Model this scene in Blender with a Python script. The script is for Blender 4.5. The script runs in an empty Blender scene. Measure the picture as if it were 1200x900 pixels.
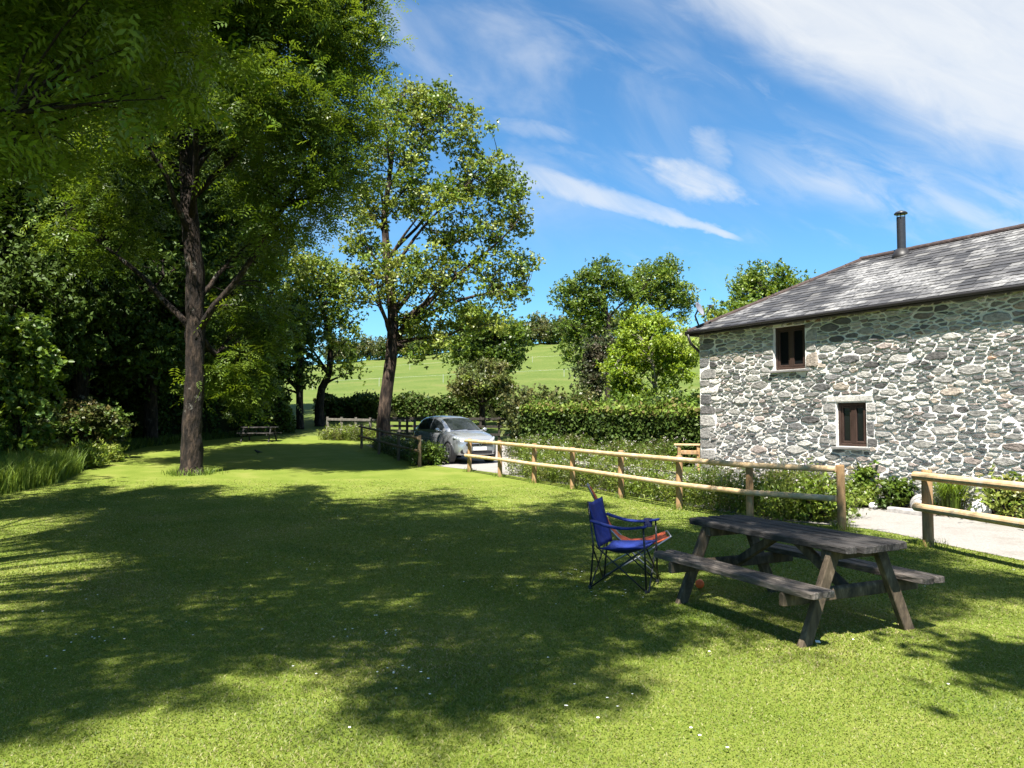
import bpy, math, random
import numpy as np
from mathutils import Vector, Matrix

R = math.radians
sc = bpy.context.scene
col = sc.collection

# ------------------------------------------------------------------ camera
CAM_H = 1.7
FPX = 900.0                       # focal length in pixels of the 1200 px wide photograph
PITCH = math.atan(41 / FPX)
cam_data = bpy.data.cameras.new("camera")
cam = bpy.data.objects.new("camera", cam_data)
col.objects.link(cam)
cam.location = (0, 0, CAM_H)
cam.rotation_euler = (math.pi / 2 + PITCH, 0, 0)
cam_data.sensor_width = 36
cam_data.lens = FPX / 1200 * 36
cam_data.clip_start = 0.05
cam_data.clip_end = 6000
sc.camera = cam

# ------------------------------------------------------------------ sun, sky, exposure
SUN_EL = R(60)
SUN_H = Vector((-0.22, -1.0, 0)).normalized()          # horizontal direction towards the sun
SUN_DIR = Vector((SUN_H.x * math.cos(SUN_EL), SUN_H.y * math.cos(SUN_EL), math.sin(SUN_EL)))
sun_data = bpy.data.lights.new("sun", 'SUN')
sun_data.energy = 5.0
sun_data.angle = R(0.5)
sun_data.color = (1.0, 0.95, 0.86)
sun = bpy.data.objects.new("sun", sun_data)
col.objects.link(sun)
sun.rotation_euler = SUN_DIR.to_track_quat('Z', 'Y').to_euler()
SKY_STRENGTH = 0.05
sc.view_settings.view_transform = 'Standard'
sc.view_settings.look = 'None'
sc.view_settings.gamma = 1
sc.view_settings.exposure = 1.72
sc.view_settings.use_curve_mapping = False
cy = sc.cycles
cy.max_bounces = 7
cy.diffuse_bounces = 3
cy.glossy_bounces = 3
cy.transmission_bounces = 5
cy.transparent_max_bounces = 6
cy.caustics_reflective = False
cy.caustics_refractive = False
cy.sample_clamp_indirect = 4


def ray(px, py):
    xc = (px - 600) / FPX
    yc = (450 - py) / FPX
    dy = math.cos(PITCH) - yc * math.sin(PITCH)
    dz = math.sin(PITCH) + yc * math.cos(PITCH)
    return xc / dy, dz / dy


def at(px, py, y):
    a, b = ray(px, py)
    return Vector((a * y, y, CAM_H + b * y))


class E:
    """tiny expression builder for Math nodes"""
    nt = None

    def __init__(s, sock):
        s.s = sock

    @staticmethod
    def op(o, a, b=None, clamp=False):
        n = E.nt.nodes.new('ShaderNodeMath')
        n.operation = o
        n.use_clamp = clamp
        for i, q in enumerate((a, b)):
            if q is None:
                continue
            if isinstance(q, E):
                E.nt.links.new(q.s, n.inputs[i])
            else:
                n.inputs[i].default_value = q
        return E(n.outputs[0])

    def __add__(s, o): return E.op('ADD', s, o)
    def __radd__(s, o): return E.op('ADD', o, s)
    def __sub__(s, o): return E.op('SUBTRACT', s, o)
    def __rsub__(s, o): return E.op('SUBTRACT', o, s)
    def __mul__(s, o): return E.op('MULTIPLY', s, o)
    def __rmul__(s, o): return E.op('MULTIPLY', o, s)
    def __truediv__(s, o): return E.op('DIVIDE', s, o)
    def max(s, o): return E.op('MAXIMUM', s, o)
    def min(s, o): return E.op('MINIMUM', s, o)

    def ss(s, lo, hi, a=0.0, b=1.0):
        n = E.nt.nodes.new('ShaderNodeMapRange')
        n.interpolation_type = 'SMOOTHSTEP'
        E.nt.links.new(s.s, n.inputs[0])
        for i, q in enumerate((lo, hi, a, b)):
            n.inputs[i + 1].default_value = q
        return E(n.outputs[0])


def make_world():
    w = bpy.data.worlds.new("World")
    sc.world = w
    w.use_nodes = True
    nt = w.node_tree
    nt.nodes.clear()
    E.nt = nt
    N, L = nt.nodes.new, nt.links.new
    out = N('ShaderNodeOutputWorld')
    bg = N('ShaderNodeBackground')
    bg.inputs[1].default_value = SKY_STRENGTH
    L(bg.outputs[0], out.inputs[0])
    sky = N('ShaderNodeTexSky')
    sky.sky_type = 'NISHITA'
    sky.sun_disc = False
    sky.sun_elevation = SUN_EL
    sky.sun_rotation = math.atan2(SUN_H.x, SUN_H.y)
    sky.air_density = 1.0
    sky.dust_density = 0.3
    sky.ozone_density = 2.0
    # the clear blue of the day: deeper than the plain model
    tint = N('ShaderNodeMix'); tint.data_type = 'RGBA'; tint.blend_type = 'MULTIPLY'
    tint.inputs[0].default_value = 1
    L(sky.outputs[0], tint.inputs[6])
    tint.inputs[7].default_value = (0.56, 0.98, 1.20, 1)
    tc = N('ShaderNodeTexCoord')
    sep = N('ShaderNodeSeparateXYZ')
    L(tc.outputs['Generated'], sep.inputs[0])
    X, Y, Z = (E(sep.outputs[i]) for i in range(3))
    Yc = Y.max(0.05)
    U = X / Yc
    V = Z / Yc

    def noise(scale, sx, sy, rot, detail=6, dist=0.0, rough=0.55, off=0.0):
        cb = N('ShaderNodeCombineXYZ')
        c, s = math.cos(rot), math.sin(rot)
        a = (U * c + V * s) * sx
        b = (V * c - U * s) * sy
        L(a.s, cb.inputs[0]); L(b.s, cb.inputs[1]); cb.inputs[2].default_value = off
        n = N('ShaderNodeTexNoise')
        n.inputs['Scale'].default_value = scale
        n.inputs['Detail'].default_value = detail
        n.inputs['Roughness'].default_value = rough
        n.inputs['Distortion'].default_value = dist
        L(cb.outputs[0], n.inputs['Vector'])
        return E(n.outputs[0])

    def line(p, q):
        (u0, v0), (u1, v1) = ray(*p), ray(*q)
        l = math.hypot(u1 - u0, v1 - v0)
        tx, ty = (u1 - u0) / l, (v1 - v0) / l
        along = ((U - u0) * tx + (V - v0) * ty) / l          # 0..1 along
        dist = (V - v0) * tx - (U - u0) * ty                 # + above
        return along, dist

    n1 = noise(3.0, 1.0, 2.4, R(-32), 8, 0.6)
    n2 = noise(7.0, 1.0, 3.0, R(-25), 7, 0.8, 0.6, 3.1)
    n3 = noise(2.2, 1.0, 1.6, R(-35), 6, 0.3, 0.5, 7.7)
    n4 = noise(14.0, 1.0, 2.2, R(-20), 6, 0.6, 0.6, 1.3)
    n5 = noise(5.0, 1.0, 1.4, R(20), 7, 0.8, 0.6, 9.1)
    # broad white band, upper right
    al, d = line((770, 0), (1200, 232))
    edge = d + (n1 - 0.5) * 0.10 + (n2 - 0.5) * 0.06 + (al - 0.5) * (al - 0.5) * (-0.10) + 0.028
    a = edge.ss(-0.012, 0.10) * (n2 * 0.42 + 0.66) * n3.ss(0.25, 0.55, 0.62, 1.0) * 0.96
    # thin veil below the band to the right
    al2, d2 = line((840, 185), (1200, 262))
    veil = (d2 + (n1 - 0.5) * 0.16).ss(-0.07, 0.0) * (0.11 - d2).ss(0.0, 0.12) * U.ss(0.24, 0.42) * n2.ss(0.3, 0.7) * 0.55
    # long straight streak
    al3, d3 = line((560, 190), (880, 281))
    th = (1.02 - al3).max(0.0) * 0.022 + 0.004
    streak = ((d3 + (n4 - 0.5) * 0.022 + (n2 - 0.5) * 0.02) / th)
    streak = (1.0 - streak * streak).ss(-0.4, 1.0) * al3.ss(0.0, 0.25) * (1.0 - al3).ss(0.0, 0.1) * n2.ss(0.25, 0.65, 0.35, 0.95) * 0.72

    # small puffs
    def puff(c, rx, ry, amt, rot=0.0):
        u0, v0 = ray(*c)
        cu, su = math.cos(rot), math.sin(rot)
        du = ((U - u0) * cu + (V - v0) * su) / (rx / FPX)
        dv = ((V - v0) * cu - (U - u0) * su) / (ry / FPX)
        du = du + (n2 - 0.5) * 2.2
        dv = dv + (n5 - 0.5) * 3.0
        r = 1.0 - (du * du + dv * dv) + (n4 - 0.5) * 2.6
        return r.ss(-0.5, 2.0) * amt
    p1 = puff((820, 216), 58, 20, 0.9, R(-18))
    p2 = puff((830, 180), 34, 26, 0.5, R(-30))
    p3 = puff((612, 152), 60, 12, 0.42, R(-12))
    p4 = puff((1090, 215), 120, 20, 0.25, R(-8))
    # wispy veils, upper left part of the open sky
    w1 = n1.ss(0.42, 0.74) * U.ss(0.42, 0.05) * V.ss(0.16, 0.32) * 0.42
    w2 = n2.ss(0.5, 0.8) * V.ss(0.1, 0.3) * 0.20
    cl = a.max(veil).max(streak).max(p1).max(p2).max(p3).max(p4).max(w1).max(w2) * Y.ss(0.08, 0.35)
    cl = E.op('MULTIPLY', cl, 1.0, True)
    mix = N('ShaderNodeMix'); mix.data_type = 'RGBA'
    L(cl.s, mix.inputs[0])
    L(tint.outputs[2], mix.inputs[6])
    mix.inputs[7].default_value = (5.6, 5.8, 6.0, 1)
    L(mix.outputs[2], bg.inputs[0])


make_world()


# ------------------------------------------------------------------ helpers
def tag(o, label=None, cat=None, group=None, kind=None):
    if label: o['label'] = label
    if cat: o['category'] = cat
    if group: o['group'] = group
    if kind: o['kind'] = kind
    return o


def empty(name, loc, rz=0.0):
    o = bpy.data.objects.new(name, None)
    col.objects.link(o)
    o.location = loc
    o.rotation_euler = (0, 0, rz)
    o.empty_display_size = 0.2
    return o


def np_mesh(name, V, F, m, parent=None, tint=None, smooth=False):
    V = np.asarray(V, dtype=np.float32)
    F = np.asarray(F, dtype=np.int32)
    me = bpy.data.meshes.new(name)
    k = F.shape[1]
    me.vertices.add(len(V)); me.vertices.foreach_set('co', V.ravel())
    me.loops.add(F.size); me.loops.foreach_set('vertex_index', F.ravel())
    me.polygons.add(len(F)); me.polygons.foreach_set('loop_start', np.arange(0, F.size, k, dtype=np.int32))
    if smooth:
        me.polygons.foreach_set('use_smooth', np.ones(len(F), dtype=bool))
    if tint is not None:
        at_ = me.attributes.new('tint', 'FLOAT_COLOR', 'POINT')
        c = np.ones((len(V), 4), dtype=np.float32); c[:, :3] = tint
        at_.data.foreach_set('color', c.ravel())
    me.update(calc_edges=True)
    me.materials.append(m)
    o = bpy.data.objects.new(name, me)
    col.objects.link(o)
    if parent: o.parent = parent
    return o


class MB:
    def __init__(s):
        s.v, s.f, s.c, s.cur = [], [], [], (1, 1, 1)

    def add(s, verts, faces):
        b = len(s.v)
        s.v.extend([tuple(p) for p in verts])
        s.c.extend([s.cur] * len(verts))
        s.f.extend([tuple(b + i for i in q) for q in faces])

    def box(s, c, size, M=None):
        hx, hy, hz = size[0] / 2, size[1] / 2, size[2] / 2
        vs = [Vector((x * hx, y * hy, z * hz)) for x in (-1, 1) for y in (-1, 1) for z in (-1, 1)]
        if M is not None: vs = [M @ p for p in vs]
        c = Vector(c)
        s.add([c + p for p in vs], [(0, 1, 3, 2), (4, 6, 7, 5), (0, 4, 5, 1), (2, 3, 7, 6), (0, 2, 6, 4), (1, 5, 7, 3)])

    def beam(s, p0, p1, w, h, up=(0, 0, 1), n=1, jit=0.0, rnd=None, round_end=False):
        """bar of width w (sideways) and height h (along up) from p0 to p1"""
        p0, p1 = Vector(p0), Vector(p1)
        t = (p1 - p0).normalized()
        up = Vector(up)
        side = t.cross(up).normalized()
        up = side.cross(t).normalized()
        ts = [i / n for i in range(n + 1)]
        if round_end:
            e = min(0.45, w * 0.35 / (p1 - p0).length)
            ts = sorted(set(ts + [e * 0.35, e, 1 - e, 1 - e * 0.35]))
        rings = []
        for q in ts:
            k = 1.0
            if round_end:
                dd = min(q, 1 - q)
                k = 0.62 if dd < 1e-6 else (0.86 if dd < e * 0.5 else 1.0)
            j = (lambda: (rnd.random() - 0.5) * 2 * jit) if rnd else (lambda: 0.0)
            c = p0 + (p1 - p0) * q
            b = h * 0.18
            r = [c + side * (-w / 2 * k + j()) + up * (-h / 2), c + side * (w / 2 * k + j()) + up * (-h / 2),
                 c + side * (w / 2 * k + j()) + up * (h / 2 - b), c + side * (w / 2 * k - b) + up * (h / 2 + j() * 0.3),
                 c + side * (-w / 2 * k + b) + up * (h / 2 + j() * 0.3), c + side * (-w / 2 * k + j()) + up * (h / 2 - b)]
            rings.append(r)
        vs = [p for r in rings for p in r]
        m = 6
        fs = []
        for i in range(len(rings) - 1):
            for a in range(m):
                b2 = (a + 1) % m
                fs.append((i * m + a, i * m + b2, (i + 1) * m + b2, (i + 1) * m + a))
        fs.append(tuple(range(m - 1, -1, -1)))
        fs.append(tuple((len(rings) - 1) * m + a for a in range(m)))
        s.add(vs, fs)

    def tube(s, pts, rad, n=8, caps=True, rough=0.0, rg=None):
        pts = [Vector(p) for p in pts]
        if not hasattr(rad, '__len__'): rad = [rad] * len(pts)
        rings = []
        ref = None
        for i, p in enumerate(pts):
            t = (pts[min(i + 1, len(pts) - 1)] - pts[max(i - 1, 0)])
            if t.length < 1e-9: t = Vector((0, 0, 1))
            t.normalize()
            if ref is None:
                ref = Vector((1, 0, 0)) if abs(t.x) < 0.8 else Vector((0, 1, 0))
            x = (ref - t * ref.dot(t)).normalized()
            ref = x
            y = t.cross(x)
            rings.append([p + (x * math.cos(2 * math.pi * a / n) + y * math.sin(2 * math.pi * a / n)) * (rad[i] * (1 + (rough * float(rg.normal()) if rg is not None else 0.0))) for a in range(n)])
        vs = [p for r in rings for p in r]
        fs = []
        for i in range(len(rings) - 1):
            for a in range(n):
                b = (a + 1) % n
                fs.append((i * n + a, i * n + b, (i + 1) * n + b, (i + 1) * n + a))
        if caps:
            fs.append(tuple(range(n - 1, -1, -1)))
            fs.append(tuple((len(rings) - 1) * n + a for a in range(n)))
        s.add(vs, fs)

    def loft(s, rings, closed=True, caps=True):
        n = len(rings[0])
        vs = [p for r in rings for p in r]
        fs = []
        for i in range(len(rings) - 1):
            for a in range(n if closed else n - 1):
                b = (a + 1) % n
                fs.append((i * n + a, i * n + b, (i + 1) * n + b, (i + 1) * n + a))
        if caps and closed:
            fs.append(tuple(range(n - 1, -1, -1)))
            fs.append(tuple((len(rings) - 1) * n + a for a in range(n)))
        s.add(vs, fs)

    def build(s, name, m, parent=None, smooth=False, bevel=0.0, subsurf=0, tint=False, segs=1):
        me = bpy.data.meshes.new(name)
        me.from_pydata(s.v, [], s.f)
        if tint:
            a = me.attributes.new('tint', 'FLOAT_COLOR', 'POINT')
            c = np.ones((len(s.v), 4), dtype=np.float32); c[:, :3] = np.array(s.c, dtype=np.float32)
            a.data.foreach_set('color', c.ravel())
        me.update()
        me.materials.append(m)
        if smooth:
            me.polygons.foreach_set('use_smooth', np.ones(len(me.polygons), dtype=bool))
        o = bpy.data.objects.new(name, me)
        col.objects.link(o)
        if parent: o.parent = parent
        if bevel:
            b = o.modifiers.new('bevel', 'BEVEL'); b.width = bevel; b.segments = segs; b.limit_method = 'ANGLE'
        if subsurf:
            b = o.modifiers.new('subsurf', 'SUBSURF'); b.levels = subsurf; b.render_levels = subsurf
        return o


# ------------------------------------------------------------------ materials
def new_mat(name):
    m = bpy.data.materials.new(name)
    m.use_nodes = True
    nt = m.node_tree
    nt.nodes.clear()
    return m, nt, nt.nodes.new, nt.links.new


def ramp(nt, fac, stops):
    r = nt.nodes.new('ShaderNodeValToRGB')
    el = r.color_ramp.elements
    while len(el) > 1: el.remove(el[-1])
    el[0].position = stops[0][0]; el[0].color = (*stops[0][1], 1)
    for p, c in stops[1:]:
        e = el.new(p); e.color = (*c, 1)
    nt.links.new(fac, r.inputs[0])
    return r.outputs[0]


def noise_mat(name, stops, scale=8.0, stretch=(1, 1, 1), rough=0.8, bump=0.3, detail=6, dist=0.01, metal=0.0, spec=0.3,
              use_tint=False, coord='Object', second=None, bump_scale=None, coat=0.0):
    m, nt, N, L = new_mat(name)
    out = N('ShaderNodeOutputMaterial'); p = N('ShaderNodeBsdfPrincipled')
    L(p.outputs[0], out.inputs[0])
    tc = N('ShaderNodeTexCoord'); mp = N('ShaderNodeMapping')
    mp.inputs['Scale'].default_value = stretch
    L(tc.outputs[coord], mp.inputs[0])
    n = N('ShaderNodeTexNoise'); n.inputs['Scale'].default_value = scale; n.inputs['Detail'].default_value = detail
    n.inputs['Roughness'].default_value = 0.62
    L(mp.outputs[0], n.inputs['Vector'])
    c = ramp(nt, n.outputs[0], stops)
    if second:       # (scale, colour, lo, hi): patches of another colour
        n2 = N('ShaderNodeTexNoise'); n2.inputs['Scale'].default_value = second[0]; n2.inputs['Detail'].default_value = 7
        n2.inputs['Roughness'].default_value = 0.65
        L(tc.outputs[coord], n2.inputs['Vector'])
        mr = N('ShaderNodeMapRange'); mr.inputs[1].default_value = second[2]; mr.inputs[2].default_value = second[3]
        L(n2.outputs[0], mr.inputs[0])
        mx = N('ShaderNodeMix'); mx.data_type = 'RGBA'
        L(mr.outputs[0], mx.inputs[0]); L(c, mx.inputs[6]); mx.inputs[7].default_value = (*second[1], 1)
        c = mx.outputs[2]
    if use_tint:
        a = N('ShaderNodeAttribute'); a.attribute_name = 'tint'
        mx = N('ShaderNodeMix'); mx.data_type = 'RGBA'; mx.blend_type = 'MULTIPLY'; mx.inputs[0].default_value = 1
        L(c, mx.inputs[6]); L(a.outputs['Color'], mx.inputs[7]); c = mx.outputs[2]
    L(c, p.inputs['Base Color'])
    p.inputs['Roughness'].default_value = rough
    p.inputs['Metallic'].default_value = metal
    p.inputs['Specular IOR Level'].default_value = spec
    if coat: p.inputs['Coat Weight'].default_value = coat
    if bump:
        b = N('ShaderNodeBump'); b.inputs['Strength'].default_value = bump; b.inputs['Distance'].default_value = dist
        src = n
        if bump_scale:
            src = N('ShaderNodeTexNoise'); src.inputs['Scale'].default_value = bump_scale; src.inputs['Detail'].default_value = 5
            L(mp.outputs[0], src.inputs['Vector'])
        L(src.outputs[0], b.inputs['Height']); L(b.outputs[0], p.inputs['Normal'])
    return m


def plain_mat(name, c, rough=0.6, metal=0.0, spec=0.4, coat=0.0, var=0.15):
    return noise_mat(name, [(0.3, tuple(x * (1 - var) for x in c)), (0.7, tuple(min(1, x * (1 + var)) for x in c))], 14, rough=rough, bump=0.05,
                     metal=metal, spec=spec, coat=coat)


def leaf_mat(name, trans=0.3, gloss=0.35, rough=0.45):
    m, nt, N, L = new_mat(name)
    out = N('ShaderNodeOutputMaterial'); p = N('ShaderNodeBsdfPrincipled'); t = N('ShaderNodeBsdfTranslucent')
    mx = N('ShaderNodeMixShader'); mx.inputs[0].default_value = trans
    a = N('ShaderNodeAttribute'); a.attribute_name = 'tint'
    g = N('ShaderNodeHueSaturation'); g.inputs['Hue'].default_value = 0.485; g.inputs['Saturation'].default_value = 1.1; g.inputs['Value'].default_value = 1.5
    L(a.outputs['Color'], p.inputs['Base Color']); L(a.outputs['Color'], g.inputs['Color']); L(g.outputs[0], t.inputs['Color'])
    p.inputs['Roughness'].default_value = rough; p.inputs['Specular IOR Level'].default_value = gloss
    L(p.outputs[0], mx.inputs[1]); L(t.outputs[0], mx.inputs[2]); L(mx.outputs[0], out.inputs[0])
    return m


M = {}
M['leaf'] = leaf_mat('leaf', 0.30, 0.35, 0.42)
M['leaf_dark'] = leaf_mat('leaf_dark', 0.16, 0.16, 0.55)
M['leaf_thin'] = leaf_mat('leaf_thin', 0.38, 0.3, 0.4)
M['grass_blade'] = leaf_mat('grass_blade', 0.30, 0.25, 0.5)
M['petal'] = plain_mat('petal', (0.8, 0.8, 0.76), 0.7, var=0.05)
M['bark'] = noise_mat('bark', [(0.36, (0.005, 0.004, 0.0035)), (0.52, (0.020, 0.014, 0.0105)), (0.68, (0.065, 0.045, 0.032))], 3.2, (3, 3, 0.8), 0.95, 1.0, dist=0.12,
                      second=(2.6, (0.16, 0.15, 0.13), 0.60, 0.68))
M['bark_red'] = noise_mat('bark_red', [(0.36, (0.009, 0.006, 0.005)), (0.52, (0.038, 0.026, 0.019)), (0.70, (0.13, 0.09, 0.063))], 3, (3, 3, 0.7), 0.95, 1.0, dist=0.10)
M['bark_pale'] = noise_mat('bark_pale', [(0.3, (0.12, 0.1, 0.08)), (0.7, (0.3, 0.27, 0.22))], 6, (3, 3, 0.6), 0.9, 0.7, dist=0.03)


def ground_mat(name, stops, mid, patch, far_scale=0.25, bump=0.6, bscale=60, stripes=False):
    m, nt, N, L = new_mat(name)
    E.nt = nt
    out = N('ShaderNodeOutputMaterial'); p = N('ShaderNodeBsdfPrincipled'); L(p.outputs[0], out.inputs[0])
    g = N('ShaderNodeNewGeometry')

    def nz(s, d=5, r=0.6):
        n = N('ShaderNodeTexNoise'); n.inputs['Scale'].default_value = s; n.inputs['Detail'].default_value = d
        n.inputs['Roughness'].default_value = r
        L(g.outputs['Position'], n.inputs['Vector']); return n.outputs[0]
    fine = nz(bscale, 4, 0.7); medium = nz(mid, 6); big = nz(far_scale, 5)
    f = E(fine) * 0.55 + E(medium) * 0.3 + E(big) * 0.15
    if stripes:
        sep = N('ShaderNodeSeparateXYZ'); L(g.outputs['Position'], sep.inputs[0])
        w = E.op('SINE', (E(sep.outputs[0]) * 0.9 + E(sep.outputs[1]) * 0.42) * 5.4 + E(medium) * 2.0)
        f = f + w * 0.012
    c = ramp(nt, f.s, stops)
    mr = N('ShaderNodeMapRange'); mr.inputs[1].default_value = 0.56; mr.inputs[2].default_value = 0.70
    L(medium, mr.inputs[0])
    mx = N('ShaderNodeMix'); mx.data_type = 'RGBA'
    k = E(mr.outputs[0]) * 0.6
    L(k.s, mx.inputs[0]); L(c, mx.inputs[6]); mx.inputs[7].default_value = (*patch, 1)
    L(mx.outputs[2], p.inputs['Base Color'])
    p.inputs['Roughness'].default_value = 0.95; p.inputs['Specular IOR Level'].default_value = 0.1
    b = N('ShaderNodeBump'); b.inputs['Strength'].default_value = bump; b.inputs['Distance'].default_value = 0.03
    L(f.s, b.inputs['Height']); L(b.outputs[0], p.inputs['Normal'])
    return m


M['lawn'] = ground_mat('lawn', [(0.38, (0.075, 0.112, 0.013)), (0.5, (0.117, 0.152, 0.023)), (0.62, (0.168, 0.186, 0.043))], 1.1, (0.175, 0.18, 0.047), 0.3, 0.35, 90, True)
M['field'] = ground_mat('field', [(0.38, (0.052, 0.084, 0.015)), (0.5, (0.082, 0.113, 0.023)), (0.62, (0.125, 0.138, 0.040))], 0.16, (0.120, 0.118, 0.040), 0.035, 0.4, 3.0)
M['drive'] = noise_mat('drive', [(0.3, (0.17, 0.16, 0.148)), (0.5, (0.225, 0.212, 0.198)), (0.7, (0.30, 0.285, 0.265))], 40, rough=0.95, bump=0.6, dist=0.01, spec=0.2,
                       second=(1.4, (0.17, 0.155, 0.135), 0.5, 0.75))
M['soil'] = noise_mat('soil', [(0.3, (0.07, 0.05, 0.035)), (0.7, (0.22, 0.17, 0.13))], 14, rough=0.95, bump=1.0, dist=0.03)


# ------------------------------------------------------------------ terrain
def zt(x, y):
    x = np.asarray(x, dtype=float); y = np.asarray(y, dtype=float)
    a = np.clip(y - 12, 0, 33)
    z = 0.0011 * a * a
    s = np.clip(y - 45, 0, 165)
    xf = np.clip(1 + 0.0040 * x, 0.55, 1.2)
    h = (0.0726 * s + 0.0003 * s * s) * xf
    h = h + np.clip(s / 60, 0, 1) * 0.5 * np.sin(x * 0.045 + 1.0)
    d = np.clip(y - 210, 0, 300)
    return z + h - d * 0.03


def zf(x, y): return float(zt(x, y))


def ground(px, py):
    a, b = ray(px, py)
    y = 12.0
    for _ in range(60):
        y = 0.5 * y + 0.5 * (CAM_H - zf(a * y, y)) / max(-b, 1e-4)
    return Vector((a * y, y, zf(a * y, y)))


def strips(name, ys, left, right, nx, m, dz, kind='structure'):
    V, F = [], []
    for j, y in enumerate(ys):
        l, r = left(y), right(y)
        xs = np.linspace(l, r, nx + 1)
        zz = zt(xs, np.full(nx + 1, y)) + dz
        V.append(np.stack([xs, np.full(nx + 1, y), zz], 1))
    V = np.concatenate(V)
    F = [(j * (nx + 1) + i, j * (nx + 1) + i + 1, (j + 1) * (nx + 1) + i + 1, (j + 1) * (nx + 1) + i)
         for j in range(len(ys) - 1) for i in range(nx)]
    return tag(np_mesh(name, V, F, m, smooth=True), kind=kind)


gx = np.concatenate([[-3000, -1200, -500, -250, -150], np.arange(-100, 101, 2.0), [150, 250, 500, 1200, 3000]])
gy = np.concatenate([[-2500, -800, -200, -60], np.arange(-20, 70, 1.5), np.arange(70, 240, 4.0), [300, 400, 600, 1200, 4000]])
GX, GY = np.meshgrid(gx, gy)
V = np.stack([GX.ravel(), GY.ravel(), zt(GX.ravel(), GY.ravel())], 1)
nx_ = len(gx)
ii, jj = np.meshgrid(np.arange(nx_ - 1), np.arange(len(gy) - 1))
i0 = (jj * nx_ + ii).ravel()
F = np.stack([i0, i0 + 1, i0 + nx_ + 1, i0 + nx_], 1)
tag(np_mesh('ground', V, F, M['field'], smooth=True), kind='structure')

# fence line along the drive, from far to near, then the near section
fence_posts = [ground(*p) for p in ((550, 553), (586, 559), (626, 566), (671, 573), (728, 584), (796, 597), (879, 611), (987, 621))]
post_gate = ground(1088, 641)
EY = [-30, 0, 6.5, 8.6, post_gate.y] + [p.y for p in reversed(fence_posts)] + [24.6, 29, 33.5, 39, 60]
EX = [8.0, 7.2, 6.6, 6.3, post_gate.x + 0.35] + [p.x + 0.55 for p in reversed(fence_posts)] + [-2.2, -4.4, -6.2, -8.6, -18]
xr = lambda y: float(np.interp(y, EY, EX))
LX = ([-30, 0, 10, 14, 17, 19.5, 24, 29, 33, 36, 39], [-22, -19, -14, -11.6, -11.3, -11.6, -13.3, -15.2, -15.8, -15.0, -13.6])
xl = lambda y: float(np.interp(y, *LX))
lawn = strips('lawn', list(np.arange(-20, 39.6, 0.6)), xl, xr, 60, M['lawn'], 0.004)

BC = Vector((4.68, 19.1, 0))                # far corner of the barn
BU = Vector((0.499, -0.8666, 0)).normalized()   # along the long wall, towards the right
BN = Vector((BU.y * -1, BU.x, 0))               # into the building
if BN.x < 0: BN = -BN
wall_x = lambda y: 4.68 + (19.1 - y) * 0.576
dr = lambda y: float(np.interp(y, [-30, 19.1, 22, 29, 31, 34.5], [wall_x(-30) - .02, 4.66, 4.4, 0.2, 1.0, 1.4]))
strips('driveway', list(np.arange(-18, 34.6, 0.6)), lambda y: xr(y) - 0.02, lambda y: max(dr(y), xr(y) + 0.2), 24, M['drive'], 0.010)


# ------------------------------------------------------------------ foliage tools
def unit(a): return a / np.maximum(np.linalg.norm(a, axis=-1, keepdims=True), 1e-9)


def leaf_geo(P, size, rng, up=0.7, elong=1.7, droop=0.25, ovate=False):
    n = len(P)
    nr = unit(rng.normal(size=(n, 3)) + np.array([0, 0, up]))
    d = rng.normal(size=(n, 3)); d[:, 2] -= droop
    d = unit(d - nr * np.sum(d * nr, 1, keepdims=True))
    s = np.cross(nr, d)
    Ln = size * (0.65 + 0.7 * rng.random((n, 1)))
    W = Ln / elong
    if not ovate:
        Vv = np.stack([P, P + d * Ln * 0.45 + s * W * .5 + nr * W * .14, P + d * Ln, P + d * Ln * .45 - s * W * .5 + nr * W * .14], 1).reshape(-1, 3)
        Fc = np.arange(4 * n).reshape(-1, 4)
        return Vv, Fc, 4
    e = nr * W * 0.16
    Vv = np.stack([P, P + d * Ln * .25 + s * W * .42 + e, P + d * Ln * .65 + s * W * .40 + e * .8, P + d * Ln - nr * Ln * .1,
                   P + d * Ln * .65 - s * W * .40 + e * .8, P + d * Ln * .25 - s * W * .42 + e], 1).reshape(-1, 3)
    b = np.arange(n)[:, None] * 6
    Fc = np.concatenate([b + np.array([0, 1, 2, 3]), b + np.array([0, 3, 4, 5])], 0)
    return Vv, Fc, 6


def frond_geo(P, size, rng, droop=.35):
    """pinnate leaves: nine narrow leaflets along a drooping stalk"""
    n = len(P)
    d = rng.normal(size=(n, 3)); d[:, 2] = d[:, 2] * .45 - droop
    d = unit(d)
    up_ = unit(rng.normal(size=(n, 3)) * .45 + np.array([0, 0, 1.0]))
    s = unit(np.cross(d, up_)); nr = np.cross(s, d)
    sz = size * (.7 + .6 * rng.random((n, 1)))
    T = np.array([.15, .15, .38, .38, .60, .60, .82, .82, 1.0]); G = np.array([1, -1, 1, -1, 1, -1, 1, -1, 0.0])
    out = []
    for t, g in zip(T, G):
        b0 = P + d * sz * 3.0 * t - np.array([0, 0, 1.0]) * sz * .9 * t * t
        ld = unit(d * (.55 if g else 1.0) + s * g * .85 + nr * (rng.random((n, 1)) - .6) * .5)
        ls = unit(np.cross(nr, ld)); L_ = sz * (.75 + .5 * np.sin(np.pi * min(.95, t + .1))); W = L_ * .34
        out.append(np.stack([b0, b0 + ld * L_ * .45 + ls * W * .5, b0 + ld * L_ - nr * L_ * .12, b0 + ld * L_ * .45 - ls * W * .5], 1))
    V_ = np.stack(out, 1).reshape(-1, 3)
    return V_, np.arange(len(V_)).reshape(-1, 4), 36


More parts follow.
